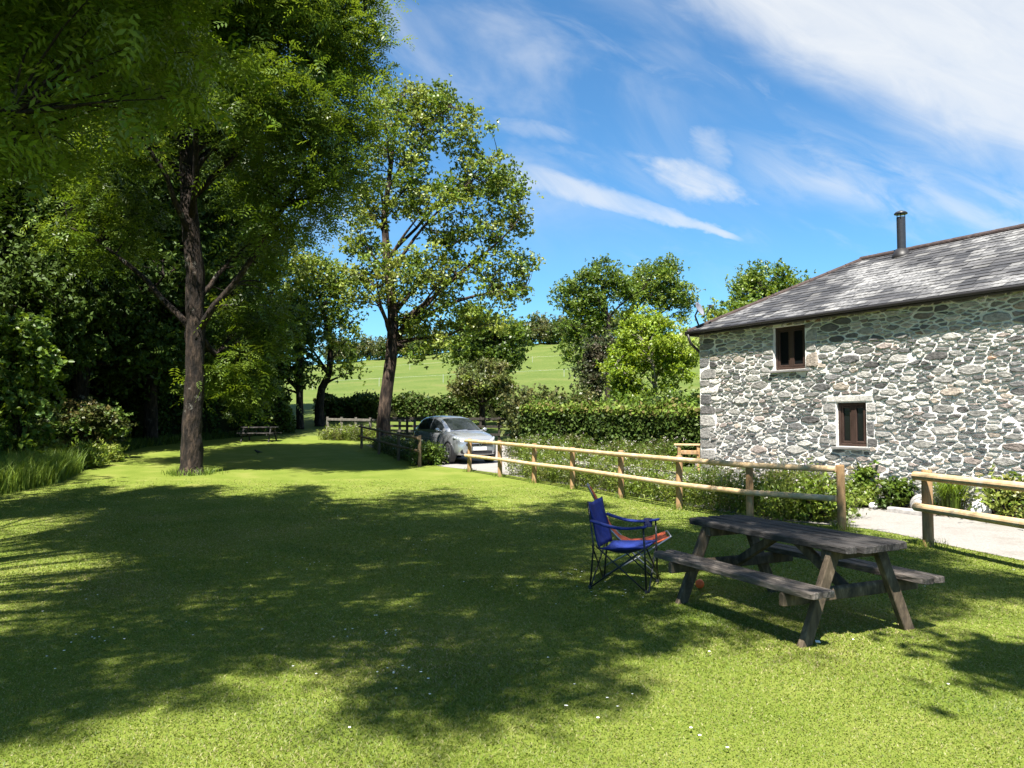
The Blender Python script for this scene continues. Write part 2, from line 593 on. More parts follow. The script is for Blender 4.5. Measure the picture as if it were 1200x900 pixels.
def tints(base_cols, idx, n, rng, var=0.22):
    bc = np.asarray(base_cols, dtype=float)
    pick = rng.integers(0, len(bc), size=idx.max() + 1)
    clump = bc[pick] * (1 + (rng.random((idx.max() + 1, 1)) - .5) * 2 * var)
    c = clump[idx] * (1 + (rng.random((n, 1)) - .5) * 2 * var)
    return np.clip(c, 0, 1)


def crown_mesh(name, clumps, per, spread, size, cols, rng, m, parent, up=0.7, elong=1.7, droop=.25, flat=.65, ovate=False, var=.22, mode='rosette'):
    k = len(clumps)
    idx = np.repeat(np.arange(k), per)
    sp = spread * (0.7 + 0.6 * rng.random(k))[idx][:, None]
    P = clumps[idx] + rng.normal(size=(len(idx), 3)) * sp * np.array([1, 1, flat])
    if mode == 'frond':
        P, idx = P[::9], idx[::9]
        Vv, Fc, q = frond_geo(P, size, rng, droop)
    else:
        if mode == 'rosette':      # leaves spring in bunches from the twig tips
            P = P[(np.arange(len(P)) // 5) * 5] + rng.normal(size=P.shape) * size * .10
        Vv, Fc, q = leaf_geo(P, size, rng, up, elong, droop, ovate)
    t = np.repeat(tints(cols, idx, len(idx), rng, var), q, 0)
    return np_mesh(name, Vv, Fc, m, parent, t)


def lobe_points(lobes, n, rng, shell=0.5):
    w = np.array([(l[3] * l[4] * l[5]) ** 0.72 for l in lobes]); w /= w.sum()
    out = []
    for l, c in zip(lobes, np.round(w * n).astype(int)):
        c = max(c, 2)
        d = unit(rng.normal(size=(c, 3)))
        r = rng.random((c, 1)) ** (1 / 3) * (1 - shell) + shell * np.sqrt(rng.random((c, 1)))
        r = r * np.where(rng.random((c, 1)) < .13, 1.05 + .25 * rng.random((c, 1)), 1.0)
        out.append(np.array(l[:3]) + d * r * np.array(l[3:6]))
    return np.concatenate(out)


def bez(p0, p1, p2, n):
    return [p0 * (1 - t) ** 2 + p1 * 2 * t * (1 - t) + p2 * t * t for t in np.linspace(0, 1, n)]


def skeleton(mb, path, radii, clumps, rng, n_limbs=12, zmin=2.0, limb_r=0.4, twig_r=0.018, twig_frac=1.0, sides=10, pool=None):
    """trunk along path, limbs to spread-out clumps, twigs to the others"""
    path = [np.array(p, float) for p in path]
    tt_ = np.linspace(0, len(path) - 1, (len(path) - 1) * 5 + 1)
    fp_ = [np.array([np.interp(t, range(len(path)), [q_[c_] for q_ in path]) for c_ in range(3)]) for t in tt_]
    mb.tube(fp_, [float(np.interp(t, range(len(path)), radii)) for t in tt_], sides + 4, True, .055, rng)
    pz = np.array([p[2] for p in path]); pp = np.array(path); pr = np.array(radii)
    bad = np.zeros(len(clumps), bool) if pool is None else ~pool
    sel = [int(rng.choice(np.nonzero(~bad)[0]))]
    dd = np.linalg.norm(clumps - clumps[sel[0]], axis=1); dd[bad] = -1
    for _ in range(min(n_limbs, len(clumps)) - 1):
        i = int(np.argmax(dd)); sel.append(i)
        dd = np.minimum(dd, np.linalg.norm(clumps - clumps[i], axis=1))
    nodes, noder = [], []
    for p, r in zip(pp, pr):
        if p[2] > zmin: nodes.append(p); noder.append(r)
    for i in sel:
        e = clumps[i]
        h = np.hypot(*(e[:2] - pp[len(pp) // 2, :2]))
        z0 = float(np.clip(e[2] - h * (0.75 + .4 * rng.random()) - .3, zmin, pz[-1] * .98))
        s = np.array([np.interp(z0, pz, pp[:, 0]), np.interp(z0, pz, pp[:, 1]), z0])
        r0 = float(np.interp(z0, pz, pr)) * limb_r
        mid = s * .45 + e * .55 + np.array([0, 0, 0.12 * h]) + rng.normal(size=3) * .06 * h
        c = bez(s, mid, e, 9)
        c = [q + rng.normal(size=3) * 0.012 * h * (0 < k < 8) for k, q in enumerate(c)]
        rr = [r0 * (1 - t) ** 1.1 + .022 * t + .004 for t in np.linspace(0, 1, 9)]
        mb.tube(c, rr, 6)
        nodes += c[1:]; noder += rr[1:]
    nodes = np.array(nodes); noder = np.array(noder)
    for k, c in enumerate(clumps):
        if k in sel or rng.random() > twig_frac: continue
        d = np.linalg.norm(nodes - c, axis=1) + np.maximum(0, nodes[:, 2] - c[2]) * .8
        j = int(np.argmin(d)); s = nodes[j]
        L_ = np.linalg.norm(c - s)
        r0 = min(noder[j] * .7, twig_r + .008 * L_)
        m_ = s * .5 + c * .5 + np.array([0, 0, .1 * L_]) + rng.normal(size=3) * .08 * L_
        mb.tube(bez(s, m_, c, 5), [r0, r0 * .85, r0 * .65, r0 * .45, r0 * .25], 4, False)


def make_tree(name, label, cat, base, path, radii, lobes, n_clumps, per, spread, size, cols, seed, bark='bark', leafm='leaf', n_limbs=12, zmin=2.0,
              shell=.5, up=.7, elong=1.7, droop=.25, flat=.65, group=None, extra=None, limb_r=.4, twig_frac=1.0, keep=None, var=.22, twig_r=.018, kind_part='trunk', ovate=False, mode='rosette'):
    rng = np.random.default_rng(seed)
    root = empty(name, base)
    tag(root, label, cat, group)
    cl = lobe_points(lobes, n_clumps, rng, shell)
    if extra is not None: cl = np.concatenate([cl, extra])
    if keep is not None: cl = cl[keep(cl)]
    mb = MB()
    skeleton(mb, path, radii, cl, rng, n_limbs, zmin, limb_r, twig_r, twig_frac)
    mb.build(kind_part, M[bark], root, smooth=True)
    crown_mesh('crown', cl, per, spread, size, cols, rng, M[leafm], root, up, elong, droop, flat, ovate, var, mode)
    return root


def copy_tree(o, loc, rz, s, label=None):
    c = o.copy(); col.objects.link(c)
    c.location = loc; c.rotation_euler = (0, 0, rz); c.scale = s
    if label: c['label'] = label
    for ch in o.children:
        d = ch.copy(); col.objects.link(d); d.parent = c
    return c


def px_lobes(base, y, items, dz=0.0):
    """lobes given where the photo shows them (px, py, rx, ry in pixels), at depth y, relative to the base"""
    out = []
    for it in items:
        px, py, rx, ry = it[:4]
        dy = it[4] if len(it) > 4 else 0.0
        yy = y + dy
        p = at(px, py, yy)
        k = yy / FPX
        out.append((p.x - base[0], dy + (y - base[1]), p.z - base[2] + dz, rx * k, max(rx, ry) * k * .9, ry * k))
    return out


G_MID = [(0.090, 0.142, 0.018), (0.115, 0.168, 0.024), (0.072, 0.122, 0.016)]
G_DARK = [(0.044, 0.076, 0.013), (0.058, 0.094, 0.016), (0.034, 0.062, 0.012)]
G_LIGHT = [(0.155, 0.212, 0.030), (0.125, 0.182, 0.026), (0.20, 0.245, 0.045)]
G_YEL = [(0.18, 0.212, 0.042), (0.14, 0.182, 0.032), (0.26, 0.27, 0.075)]
G_DULL = [(0.09, 0.108, 0.032), (0.075, 0.096, 0.027), (0.12, 0.12, 0.04)]

# ------------------------------------------------------------------ large tree on the lawn (left)
b = ground(224, 556)
yT = b.y
k = yT / FPX


def rel(px, py, dy=0.0):
    p = at(px, py, yT + dy)
    return (p.x - b.x, dy, p.z - b.z)


path = [(0, 0, -.1), rel(224, 545), rel(225, 500), rel(229, 440), rel(229, 380), rel(228, 320), rel(222, 250), rel(219, 190), rel(214, 120), rel(222, 40), rel(232, -60), rel(240, -140)]
rad = [.42, .31, .27, .26, .255, .25, .24, .21, .18, .14, .1, .05]
lobes = px_lobes(b, yT, [(345, 50, 95, 75), (405, 40, 45, 60), (400, 130, 52, 55, -1), (405, 215, 40, 42, 0), (260, 90, 80, 80, -1.5), (185, 160, 75, 70, -1),
                         (335, 235, 70, 42, -1), (290, 310, 48, 55, .5), (275, 400, 42, 60, 1.0), (150, 60, 90, 75), (250, -70, 190, 90), (370, -40, 80, 60), (120, 260, 60, 60, 1),
                         (300, 160, 60, 50, 2), (180, 20, 120, 90, 2), (330, 120, 70, 60, -3), (360, 180, 55, 45, -2), (265, 330, 45, 60, -1), (280, 450, 45, 36, 1.5), (310, 380, 30, 50, 2), (245, -20, 90, 55, -3.2), (330, -10, 80, 50, -2.5)])
make_tree('lawn_tree', 'tall dark-barked tree standing alone on the open lawn under a big shady crown', 'tree', b, path, rad, lobes, 1050, 330, .40, .122, G_MID + G_DARK[1:2] + G_LIGHT[1:2], 11, mode='frond',
          n_limbs=22, zmin=4.0, shell=.35, elong=2.3, leafm='leaf_thin', limb_r=.42, twig_frac=.8,
          keep=lambda c: ~((np.abs(c[:, 0] - .1) < 1.0) & (c[:, 1] < .5) & (c[:, 2] < 10.6)) & ~((np.abs(c[:, 0]) < 2.3) & (c[:, 1] < .3) & (c[:, 2] < 7.4)))
# tuft of uncut grass round its foot
rng = np.random.default_rng(5)


def blade_obj(name, P, h, w, rng, cols, lean=.5, parent=None, field=None):
    n = len(P)
    a = rng.random(n) * 2 * np.pi
    sd = np.stack([np.cos(a), np.sin(a), np.zeros(n)], 1) * (np.asarray(w).reshape(-1, 1) * (0.6 + .8 * rng.random((n, 1))))
    hh = np.asarray(h).reshape(-1, 1) * (0.5 + .8 * rng.random((n, 1)))
    ln = rng.normal(size=(n, 3)) * hh * lean; ln[:, 2] = 0
    tip = P + ln + np.array([0, 0, 1.0]) * hh
    mid_ = P + ln * .35 + np.array([0, 0, .6]) * hh
    Vv = np.stack([P - sd, P + sd, mid_ + sd * .75, tip, mid_ - sd * .75], 1).reshape(-1, 3)
    bb = np.arange(n)[:, None] * 5
    tri = np.concatenate([bb + np.array([0, 1, 2]), bb + np.array([0, 2, 4]), bb + np.array([4, 2, 3])], 0)
    cc = np.asarray(cols)
    t = cc[rng.integers(0, len(cc), n)] * (.86 + .28 * rng.random((n, 1)))
    if field is not None: t = np.clip(t * field, 0, 1)
    return np_mesh(name, Vv, tri, M['grass_blade'], parent, np.repeat(t, 5, 0))


n = 420
a = rng.random(n) * 6.283; r_ = .40 + np.abs(rng.normal(size=n)) * .18
P = np.stack([b.x + np.cos(a) * r_, b.y + np.sin(a) * r_, np.zeros(n)], 1); P[:, 2] = zt(P[:, 0], P[:, 1])
tag(blade_obj('long_grass_tuft', P, .2, .008, rng, G_MID + G_LIGHT[:1]), 'ring of uncut grass round the foot of the lawn tree', 'grass tuft', kind='stuff')

# ------------------------------------------------------------------ second tree, by the drive
b = ground(450, 527); b = Vector((at(450, 500, 34.5).x, 34.5, zf(-5.8, 34.5)))
yT = b.y
path = [(0, 0, -.1), rel(449, 495), rel(453, 460), rel(458, 420), rel(461, 380), rel(458, 340), rel(453, 300), rel(450, 255), rel(456, 210), rel(462, 160), rel(470, 110)]
rad = [.36, .30, .27, .255, .24, .215, .18, .145, .11, .08, .04]
lobes = px_lobes(b, yT, [(470, 125, 45, 38), (520, 150, 48, 42), (565, 205, 38, 48), (470, 205, 55, 55), (530, 250, 60, 55), (590, 275, 30, 40), (425, 260, 30, 55, .5), (465, 320, 55, 42, -1),
                         (550, 330, 55, 45), (510, 385, 50, 32), (612, 318, 26, 26), (596, 225, 22, 34), (505, 115, 34, 26), (600, 345, 26, 16), (425, 335, 26, 30, 1), (490, 418, 20, 14, -.5), (575, 372, 35, 22)])
make_tree('drive_tree', 'sunlit broadleaf tree with airy pale crown rising behind the dark little fence', 'tree', b, path, rad, lobes, 500, 115, .27, .135, G_LIGHT + G_YEL[:1] + G_MID[:1], 21,
          bark='bark_red', n_limbs=24, zmin=4.6, shell=.6, elong=1.5, limb_r=.45)

# ------------------------------------------------------------------ trees at the end of the lawn
b = Vector((at(375, 492, 46).x, 46, 0)); b.z = zf(b.x, b.y); yT = 46
path = [(0, 0, -.1), rel(374, 480), rel(377, 455), rel(386, 438), rel(388, 400), rel(375, 350), rel(370, 310)]
rad = [.33, .26, .23, .19, .15, .1, .05]
lobes = px_lobes(b, yT, [(368, 345, 42, 34), (396, 385, 26, 26), (345, 375, 22, 30), (362, 310, 28, 20), (408, 432, 12, 16), (400, 330, 24, 26)])
make_tree('leaning_tree', 'light green tree with a bent trunk at the far end of the lawn', 'tree', b, path, rad, lobes, 150, 95, .42, .2, G_LIGHT + G_MID, 31, n_limbs=12, zmin=2.5, shell=.55)
b = Vector((at(352, 495, 44).x, 44, 0)); b.z = zf(b.x, b.y); yT = 44
path = [(0, 0, -.1), rel(351, 470), rel(351, 430), rel(350, 400), rel(346, 360)]
lobes = px_lobes(b, yT, [(335, 420, 34, 24), (340, 385, 30, 35), (355, 440, 14, 12), (318, 445, 25, 22)])
make_tree('slim_tree', 'slim straight dark tree just left of the bent one at the end of the lawn', 'tree', b, path, [.22, .2, .18, .14, .06], lobes, 110, 100, .4, .2, G_DARK + G_MID[:1], 32, n_limbs=9, zmin=2.0)

# ------------------------------------------------------------------ wood along the left side
wl = [(0, 0, 9.5, 4.2, 4.2, 3.2), (2.0, 1, 13, 3.2, 3.2, 3), (-2, -1, 12.5, 3.4, 3.2, 3), (.3, .5, 16, 3, 3, 2.6), (1.8, -1.5, 7, 2.8, 2.6, 2.2), (-2.2, 1.2, 6.5, 2.6, 2.8, 2.2), (0, -2, 5.0, 2.4, 2, 1.8), (1.5, 1.8, 4.2, 2.2, 2, 1.6), (-1.9, -1, 4.4, 2, 2, 1.5)]
wpath = [(0, 0, -.2), (.05, .05, 1.5), (.1, 0, 5), (-.1, .1, 9), (.1, 0, 13), (0, .1, 17)]
wrad = [.42, .33, .28, .22, .15, .05]
WL = 'big shady tree of the dense dark wood beside the lawn'
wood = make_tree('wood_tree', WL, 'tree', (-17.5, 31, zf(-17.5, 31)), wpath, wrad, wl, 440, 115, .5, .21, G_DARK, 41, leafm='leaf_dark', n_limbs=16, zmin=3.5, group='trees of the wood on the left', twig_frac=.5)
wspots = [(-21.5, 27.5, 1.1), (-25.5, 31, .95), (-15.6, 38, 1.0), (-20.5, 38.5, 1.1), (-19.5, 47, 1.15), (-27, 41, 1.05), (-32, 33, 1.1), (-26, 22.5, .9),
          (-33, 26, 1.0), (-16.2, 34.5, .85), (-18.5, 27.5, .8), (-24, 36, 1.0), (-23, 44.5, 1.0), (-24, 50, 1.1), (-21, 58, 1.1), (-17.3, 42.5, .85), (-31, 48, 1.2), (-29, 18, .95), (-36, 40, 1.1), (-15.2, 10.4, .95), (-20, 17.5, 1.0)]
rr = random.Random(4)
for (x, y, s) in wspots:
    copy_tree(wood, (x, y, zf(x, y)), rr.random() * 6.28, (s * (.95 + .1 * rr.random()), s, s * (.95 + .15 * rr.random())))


# ------------------------------------------------------------------ shrubs, hedges
def shrub(name, label, cat, base, lobes, n_clumps, per, spread, size, cols, seed, stems=6, group=None, up=.6, elong=1.6, droop=.25, leafm='leaf', bark='bark', flat=.7, shell=.7, ovate=False):
    rng = np.random.default_rng(seed)
    root = empty(name, base)
    tag(root, label, cat, group)
    cl = lobe_points(lobes, n_clumps, rng, shell)
    cl = cl[cl[:, 2] > .05]
    mb = MB()
    for i in range(stems):
        e = cl[int(rng.integers(len(cl)))]
        s = np.array([rng.normal() * .12, rng.normal() * .12, -.05])
        mb.tube(bez(s, s * .6 + e * .4 + np.array([0, 0, .25 * e[2]]), e, 6), [.03, .026, .022, .018, .012, .006], 5)
    nodes = cl[:: max(1, len(cl) // 40)]
    for c in nodes:
        s = np.array([c[0] * .25, c[1] * .25, c[2] * .3])
        mb.tube(bez(s, s * .5 + c * .5 + np.array([0, 0, .05]), c, 4), [.012, .01, .007, .004], 4, False)
    mb.build('stems', M[bark], root, smooth=True)
    o = crown_mesh('foliage', cl, per, spread, size, cols, rng, M[leafm], root, up, elong, droop, flat, ovate)
    V_ = np.empty(len(o.data.vertices) * 3, dtype=np.float32); o.data.vertices.foreach_get('co', V_)
    V_ = V_.reshape(-1, 3); V_[:, 2] = np.maximum(V_[:, 2], .01 + .02 * rng.random(len(V_))); o.data.vertices.foreach_set('co', V_.ravel())
    return root


def gbase(px, y):
    x = ray(px, 495)[0] * y
    return Vector((x, y, zf(x, y)))


b = gbase(22, 22.5)
shrub('sycamore_bush', 'big sunlit leafy bush at the far left edge, in front of the wood', 'bush', b,
      px_lobes(b, 22.5, [(15, 510, 46, 40), (20, 470, 42, 48), (5, 410, 40, 45), (35, 390, 20, 35), (45, 440, 24, 40), (-30, 440, 50, 70)]), 210, 55, .20, .15, G_MID + [(0.10, 0.17, 0.04)], 51, up=1.0, elong=1.25, ovate=True)
b = gbase(105, 27.5)
shrub('red_tipped_bush', 'rounded bush with reddish young leaf tips left of the lawn', 'bush', b, px_lobes(b, 27.5, [(100, 495, 42, 26), (70, 492, 20, 20), (132, 500, 20, 18)]), 120, 75, .17, .12,
      G_DULL[:2] + [(0.13, 0.115, 0.04), (0.08, 0.13, 0.025), (0.09, 0.14, 0.025)], 52, up=1.0, elong=1.3)
b = gbase(80, 24.3)
shrub('tall_herb_clump', 'clump of lit strap-leaved herbs at the lawn edge below the red-tipped bush', 'plant', b, px_lobes(b, 24.3, [(85, 536, 34, 14), (50, 532, 24, 16), (110, 540, 22, 9)]), 110, 75, .13, .15, G_LIGHT, 53, up=.3, elong=3.5, droop=-.4)
b = gbase(122, 26.5)
shrub('low_herb_clump', 'low bright clump of herbs right of the strap-leaved ones at the lawn edge', 'plant', b, px_lobes(b, 26.5, [(124, 533, 20, 10), (104, 532, 16, 11)]), 60, 60, .12, .13, G_LIGHT + G_YEL[:1], 54, up=.4, elong=2.4, droop=-.3)


def hedge(name, label, p0, p1, h, depth, n, size, cols, seed, top_cols=None, up=.5, elong=1.4, bumpy=.12, group=None):
    """clipped hedge from p0 to p1 (front face line), leaves over a dark twiggy core"""
    rng = np.random.default_rng(seed)
    p0, p1 = Vector(p0), Vector(p1)
    t = (p1 - p0); L_ = t.length; t.normalize()
    nrm = Vector((-t.y, t.x, 0))
    if nrm.y < 0: nrm = -nrm
    root = empty(name, p0); tag(root, label, 'hedge', group)
    T, Nn = np.array(t), np.array(nrm)
    area = np.array([L_ * h, L_ * depth, depth * h, depth * h])
    which = rng.choice(4, n, p=area / area.sum())
    a, b_ = rng.random(n), rng.random(n)
    s = np.where(which < 2, a * L_, np.where(which == 2, 0, L_))
    d = np.where(which == 0, 0, np.where(which == 1, b_ * depth, a * depth))
    z = np.where(which == 0, b_ * h, np.where(which == 1, h, b_ * h))
    lump = bumpy * (np.sin(s * 2.1 + z * 1.7 + seed) + np.sin(s * 4.7 - d * 3 + 2 * z)) * .5
    inw = np.abs(rng.normal(size=n)) * .09
    d2 = np.where(which == 0, inw - lump, d)
    z2 = np.where(which == 1, h - inw + lump + (rng.random(n) < .10) * rng.random(n) ** 2 * .38, z)
    s2 = np.where(which == 2, inw - lump, np.where(which == 3, L_ - inw + lump, s))
    P = s2[:, None] * T + d2[:, None] * Nn
    gz = zt(P[:, 0] + p0.x, P[:, 1] + p0.y) - p0.z
    P[:, 2] = z2 + gz
    out = np.where((which == 1)[:, None], np.array([0, 0, 1.0]), np.where((which == 0)[:, None], -Nn, np.where((which == 2)[:, None], -T, T)))
    Vv, Fc, q = leaf_geo(P - out * .01, size, rng, up, elong, .3)
    cc = np.asarray(cols)[rng.integers(0, len(cols), n)]
    if top_cols is not None:      # young growth on the clipped top
        tcol = np.asarray(top_cols)[rng.integers(0, len(top_cols), n)]
        cc = np.where((z2 > h - .22)[:, None], tcol, cc)
    cc = cc * (.7 + .6 * rng.random((n, 1)))
    np_mesh('foliage', Vv, Fc, M['leaf_dark'], root, np.repeat(cc, q, 0))
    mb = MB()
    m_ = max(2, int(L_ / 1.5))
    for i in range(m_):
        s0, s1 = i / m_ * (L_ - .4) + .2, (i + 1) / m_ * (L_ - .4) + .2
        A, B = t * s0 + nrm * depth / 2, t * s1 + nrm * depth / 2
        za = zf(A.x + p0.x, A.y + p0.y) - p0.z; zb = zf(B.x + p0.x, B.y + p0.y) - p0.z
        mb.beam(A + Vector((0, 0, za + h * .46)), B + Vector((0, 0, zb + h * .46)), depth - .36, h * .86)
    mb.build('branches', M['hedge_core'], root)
    return root


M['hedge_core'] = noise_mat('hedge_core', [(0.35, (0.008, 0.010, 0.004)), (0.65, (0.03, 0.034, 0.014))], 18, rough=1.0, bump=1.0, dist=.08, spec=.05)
hd0 = gbase(609, 29.5); hd1 = Vector((6.6, 23.6, zf(6.6, 23.6)))
hedge('clipped_hedge', 'tall clipped hedge between the parked car and the stone barn', hd0, hd1, 1.85, 1.3, 19000, .13, G_DARK + [(0.06, 0.085, 0.02)], 61, G_MID + G_YEL[1:2] + [(0.14, 0.12, .04)], up=.5, bumpy=.19)
p0 = gbase(372, 50); p1 = gbase(700, 49)
hedge('field_hedge', 'low dark hedge along the foot of the field behind the car', p0, p1, 1.45, 1.5, 15000, .19, G_DARK + G_DULL[:1], 62, bumpy=.35)
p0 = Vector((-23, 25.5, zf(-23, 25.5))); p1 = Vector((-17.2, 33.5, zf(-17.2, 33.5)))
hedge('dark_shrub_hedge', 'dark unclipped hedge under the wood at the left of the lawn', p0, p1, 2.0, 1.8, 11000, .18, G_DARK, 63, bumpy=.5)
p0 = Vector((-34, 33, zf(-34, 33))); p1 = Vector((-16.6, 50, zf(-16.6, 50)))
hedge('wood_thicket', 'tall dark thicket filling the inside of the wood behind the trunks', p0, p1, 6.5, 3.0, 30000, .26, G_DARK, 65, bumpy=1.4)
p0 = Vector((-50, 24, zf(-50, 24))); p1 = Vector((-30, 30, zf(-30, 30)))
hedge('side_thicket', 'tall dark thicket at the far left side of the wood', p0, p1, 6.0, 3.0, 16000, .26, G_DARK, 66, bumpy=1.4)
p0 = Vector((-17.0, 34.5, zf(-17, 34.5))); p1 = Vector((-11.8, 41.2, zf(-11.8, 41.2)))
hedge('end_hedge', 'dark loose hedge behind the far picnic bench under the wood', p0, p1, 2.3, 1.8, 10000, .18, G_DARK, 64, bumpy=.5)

# bushes between hedge and field
for i, (px, y, top, w, cols, lab) in enumerate([
        (628, 35.5, 455, 36, G_DULL, 'grey-green untidy bush showing above the left end of the clipped hedge'),
        (668, 36, 452, 34, G_DULL + G_DARK[:1], 'dull tangled bush above the middle of the clipped hedge'),
        (735, 36.5, 462, 36, G_MID, 'low green bush between the clipped hedge and the bright round tree'),
        (795, 34, 455, 36, G_MID + G_DARK, 'dark green bush above the clipped hedge right beside the barn corner')]):
    b = gbase(px, y)
    g_y = 491 - (b.z - CAM_H) / y * FPX
    hh = g_y - top
    shrub('untidy_bush', lab, 'bush', b, px_lobes(b, y, [(px, top + hh * .45, w, hh * .45), (px - w * .5, top + hh * .6, w * .6, hh * .4), (px + w * .4, top + hh * .5, w * .5, hh * .4)]), 90, 60, .28, .17, cols, 70 + i)

b = gbase(565, 46); yT = 46
make_tree('round_bush_tree', 'small round dull-green tree at the foot of the field above the car', 'tree', b, [(0, 0, -.1), rel(565, 470), rel(563, 452), rel(566, 435)], [.2, .16, .12, .05],
          px_lobes(b, yT, [(565, 446, 34, 24), (550, 455, 20, 16), (582, 452, 18, 18)]), 120, 85, .27, .17, G_DULL + G_YEL[1:2], 81, n_limbs=9, zmin=1.2, shell=.7)
b = gbase(580, 58); yT = 58
make_tree('field_edge_tree', 'dense dark green tree standing in the field behind the small round one', 'tree', b, [(0, 0, -.1), rel(580, 450), rel(578, 410), rel(582, 370)], [.35, .3, .2, .06],
          px_lobes(b, yT, [(560, 385, 34, 30), (590, 395, 26, 34), (575, 420, 36, 24), (545, 410, 22, 22), (598, 425, 16, 16)]), 150, 100, .45, .24, G_MID + G_DARK[:1], 82, n_limbs=10, zmin=1.6, shell=.6)
b = gbase(715, 62); yT = 62
make_tree('spreading_tree', 'large dark spreading tree on the skyline behind the clipped hedge, left one of the pair', 'tree', b, [(0, 0, -.1), rel(714, 430), rel(712, 390), rel(708, 350), rel(704, 325)], [.45, .36, .3, .2, .06],
          px_lobes(b, yT, [(685, 338, 26, 26), (708, 320, 22, 18), (668, 372, 14, 26), (674, 405, 17, 24), (695, 370, 16, 18), (657, 345, 9, 14), (735, 345, 16, 16), (722, 335, 18, 18), (690, 355, 26, 20)]), 270, 80, .34, .20, G_MID + G_LIGHT[1:2], 83, n_limbs=14, zmin=3.0, shell=.65)
b = gbase(732, 65); yT = 65
make_tree('open_tree', 'airy tree with thin forked stems, right one of the skyline pair behind the hedge', 'tree', b, [(0, 0, -.1), rel(730, 420), rel(728, 390), rel(745, 350), rel(765, 320)], [.4, .3, .24, .16, .05],
          px_lobes(b, yT, [(765, 325, 30, 22), (793, 342, 20, 20), (742, 338, 15, 18), (784, 312, 15, 12), (806, 352, 9, 9), (768, 350, 20, 16), (735, 370, 12, 10), (800, 372, 9, 8)]), 230, 75, .34, .20, G_MID + G_LIGHT, 84, n_limbs=15, zmin=4.5, shell=.65)
b = gbase(768, 39); yT = 39
make_tree('bright_tree', 'bright fresh-green round tree with pale stems just left of the barn', 'tree', b, [(0, 0, -.1), rel(769, 465), rel(766, 440), rel(762, 410), rel(760, 385)], [.16, .13, .11, .08, .03],
          px_lobes(b, yT, [(758, 400, 44, 34), (735, 430, 30, 34), (790, 425, 26, 38), (760, 378, 26, 16), (745, 462, 22, 14), (725, 450, 14, 18)]), 340, 80, .20, .14, [(0.19, 0.27, 0.03), (0.16, 0.235, 0.028), (0.24, 0.31, 0.04)], 85, bark='bark_pale', n_limbs=10, zmin=1.2, shell=.7, leafm='leaf_thin')
b = gbase(703, 46); yT = 46
make_tree('copper_tree', 'slender dark purplish-green tree left of the bright round tree', 'tree', b, [(0, 0, -.1), rel(703, 450), rel(704, 420), rel(705, 400)], [.14, .11, .08, .03],
          px_lobes(b, yT, [(703, 425, 20, 32), (690, 445, 16, 22), (712, 410, 14, 20)]), 90, 90, .28, .17, [(0.06, 0.07, 0.03), (0.07, 0.06, 0.035), (0.05, 0.075, 0.025)], 86, n_limbs=8, zmin=1.0, shell=.7)
b = gbase(905, 46); yT = 46
make_tree('barn_back_tree', 'mid-green tree rising behind the hip of the barn roof', 'tree', b, [(0, 0, -.1), rel(905, 440), rel(903, 380), rel(900, 330)], [.35, .3, .22, .05],
          px_lobes(b, yT, [(895, 330, 34, 26), (925, 340, 28, 22), (880, 350, 24, 30), (940, 360, 26, 26), (900, 380, 40, 40)]), 280, 75, .28, .17, G_MID + G_LIGHT[:1], 87, n_limbs=12, zmin=3.0, shell=.6)
b = gbase(862, 33); yT = 33
make_tree('roof_edge_tree', 'low green tree peeping over the roof edge beside the dish', 'tree', b, [(0, 0, -.1), rel(862, 440), rel(862, 400), rel(860, 372)], [.2, .16, .1, .03],
          px_lobes(b, yT, [(850, 375, 34, 18), (885, 372, 30, 20), (860, 410, 40, 34)]), 130, 90, .28, .16, G_LIGHT + G_MID, 88, n_limbs=9, zmin=2.0, shell=.7)

# far trees on the hill crest
hl = [(0, 0, 3.4, 3.0, 3.0, 2.6), (1.6, 0, 2.6, 2.4, 2.4, 2.0), (-1.8, 0, 2.4, 2.4, 2.4, 2.0)]
hx = [(395, 1.1), (412, .9), (430, 1.0), (447, .85), (463, 1.1), (480, 1.0), (497, 1.1), (512, .9), (528, .85), (545, 1.0), (563, 1.0), (602, .9), (618, 1.05), (633, 1.35), (646, .9), (658, 1.0), (672, 1.1), (690, 1.0), (712, 1.1), (735, 1.0), (760, 1.1)]
far_tree = None
for i, (px, s) in enumerate(hx):
    y = 203 + (i * 37 % 11) * .8
    bb = gbase(px, y)
    lab = 'small dark hedgerow tree in the row along the crest of the hill'
    if far_tree is None:
        far_tree = make_tree('hedgerow_tree', lab, 'tree', bb, [(0, 0, -.2), (0, 0, 2), (.1, 0, 4.5)], [.3, .22, .06], hl, 60, 60, .75, .5, G_DARK + G_DULL, 91, n_limbs=5, zmin=.8, twig_frac=.3, group='trees along the hill crest')
        far_tree.scale = (s * 1.15, s, s)
    else:
        copy_tree(far_tree, bb, i * 1.7, (s * 1.15, s, s * (.85 + .1 * (i % 4))))


# ------------------------------------------------------------------ overhanging tree (trunk just behind the camera, out of frame)
def in_poly(x, y, poly):
    poly = np.asarray(poly); ins = np.zeros(len(x), bool)
    j = len(poly) - 1
    for i in range(len(poly)):
        xi, yi = poly[i]; xj, yj = poly[j]
        c = ((yi > y) != (yj > y)) & (x < (xj - xi) * (y - yi) / (yj - yi + 1e-12) + xi)
        ins ^= c; j = i
    return ins


def gpoly(pts): return [tuple(ground(*p)[:2]) for p in pts]


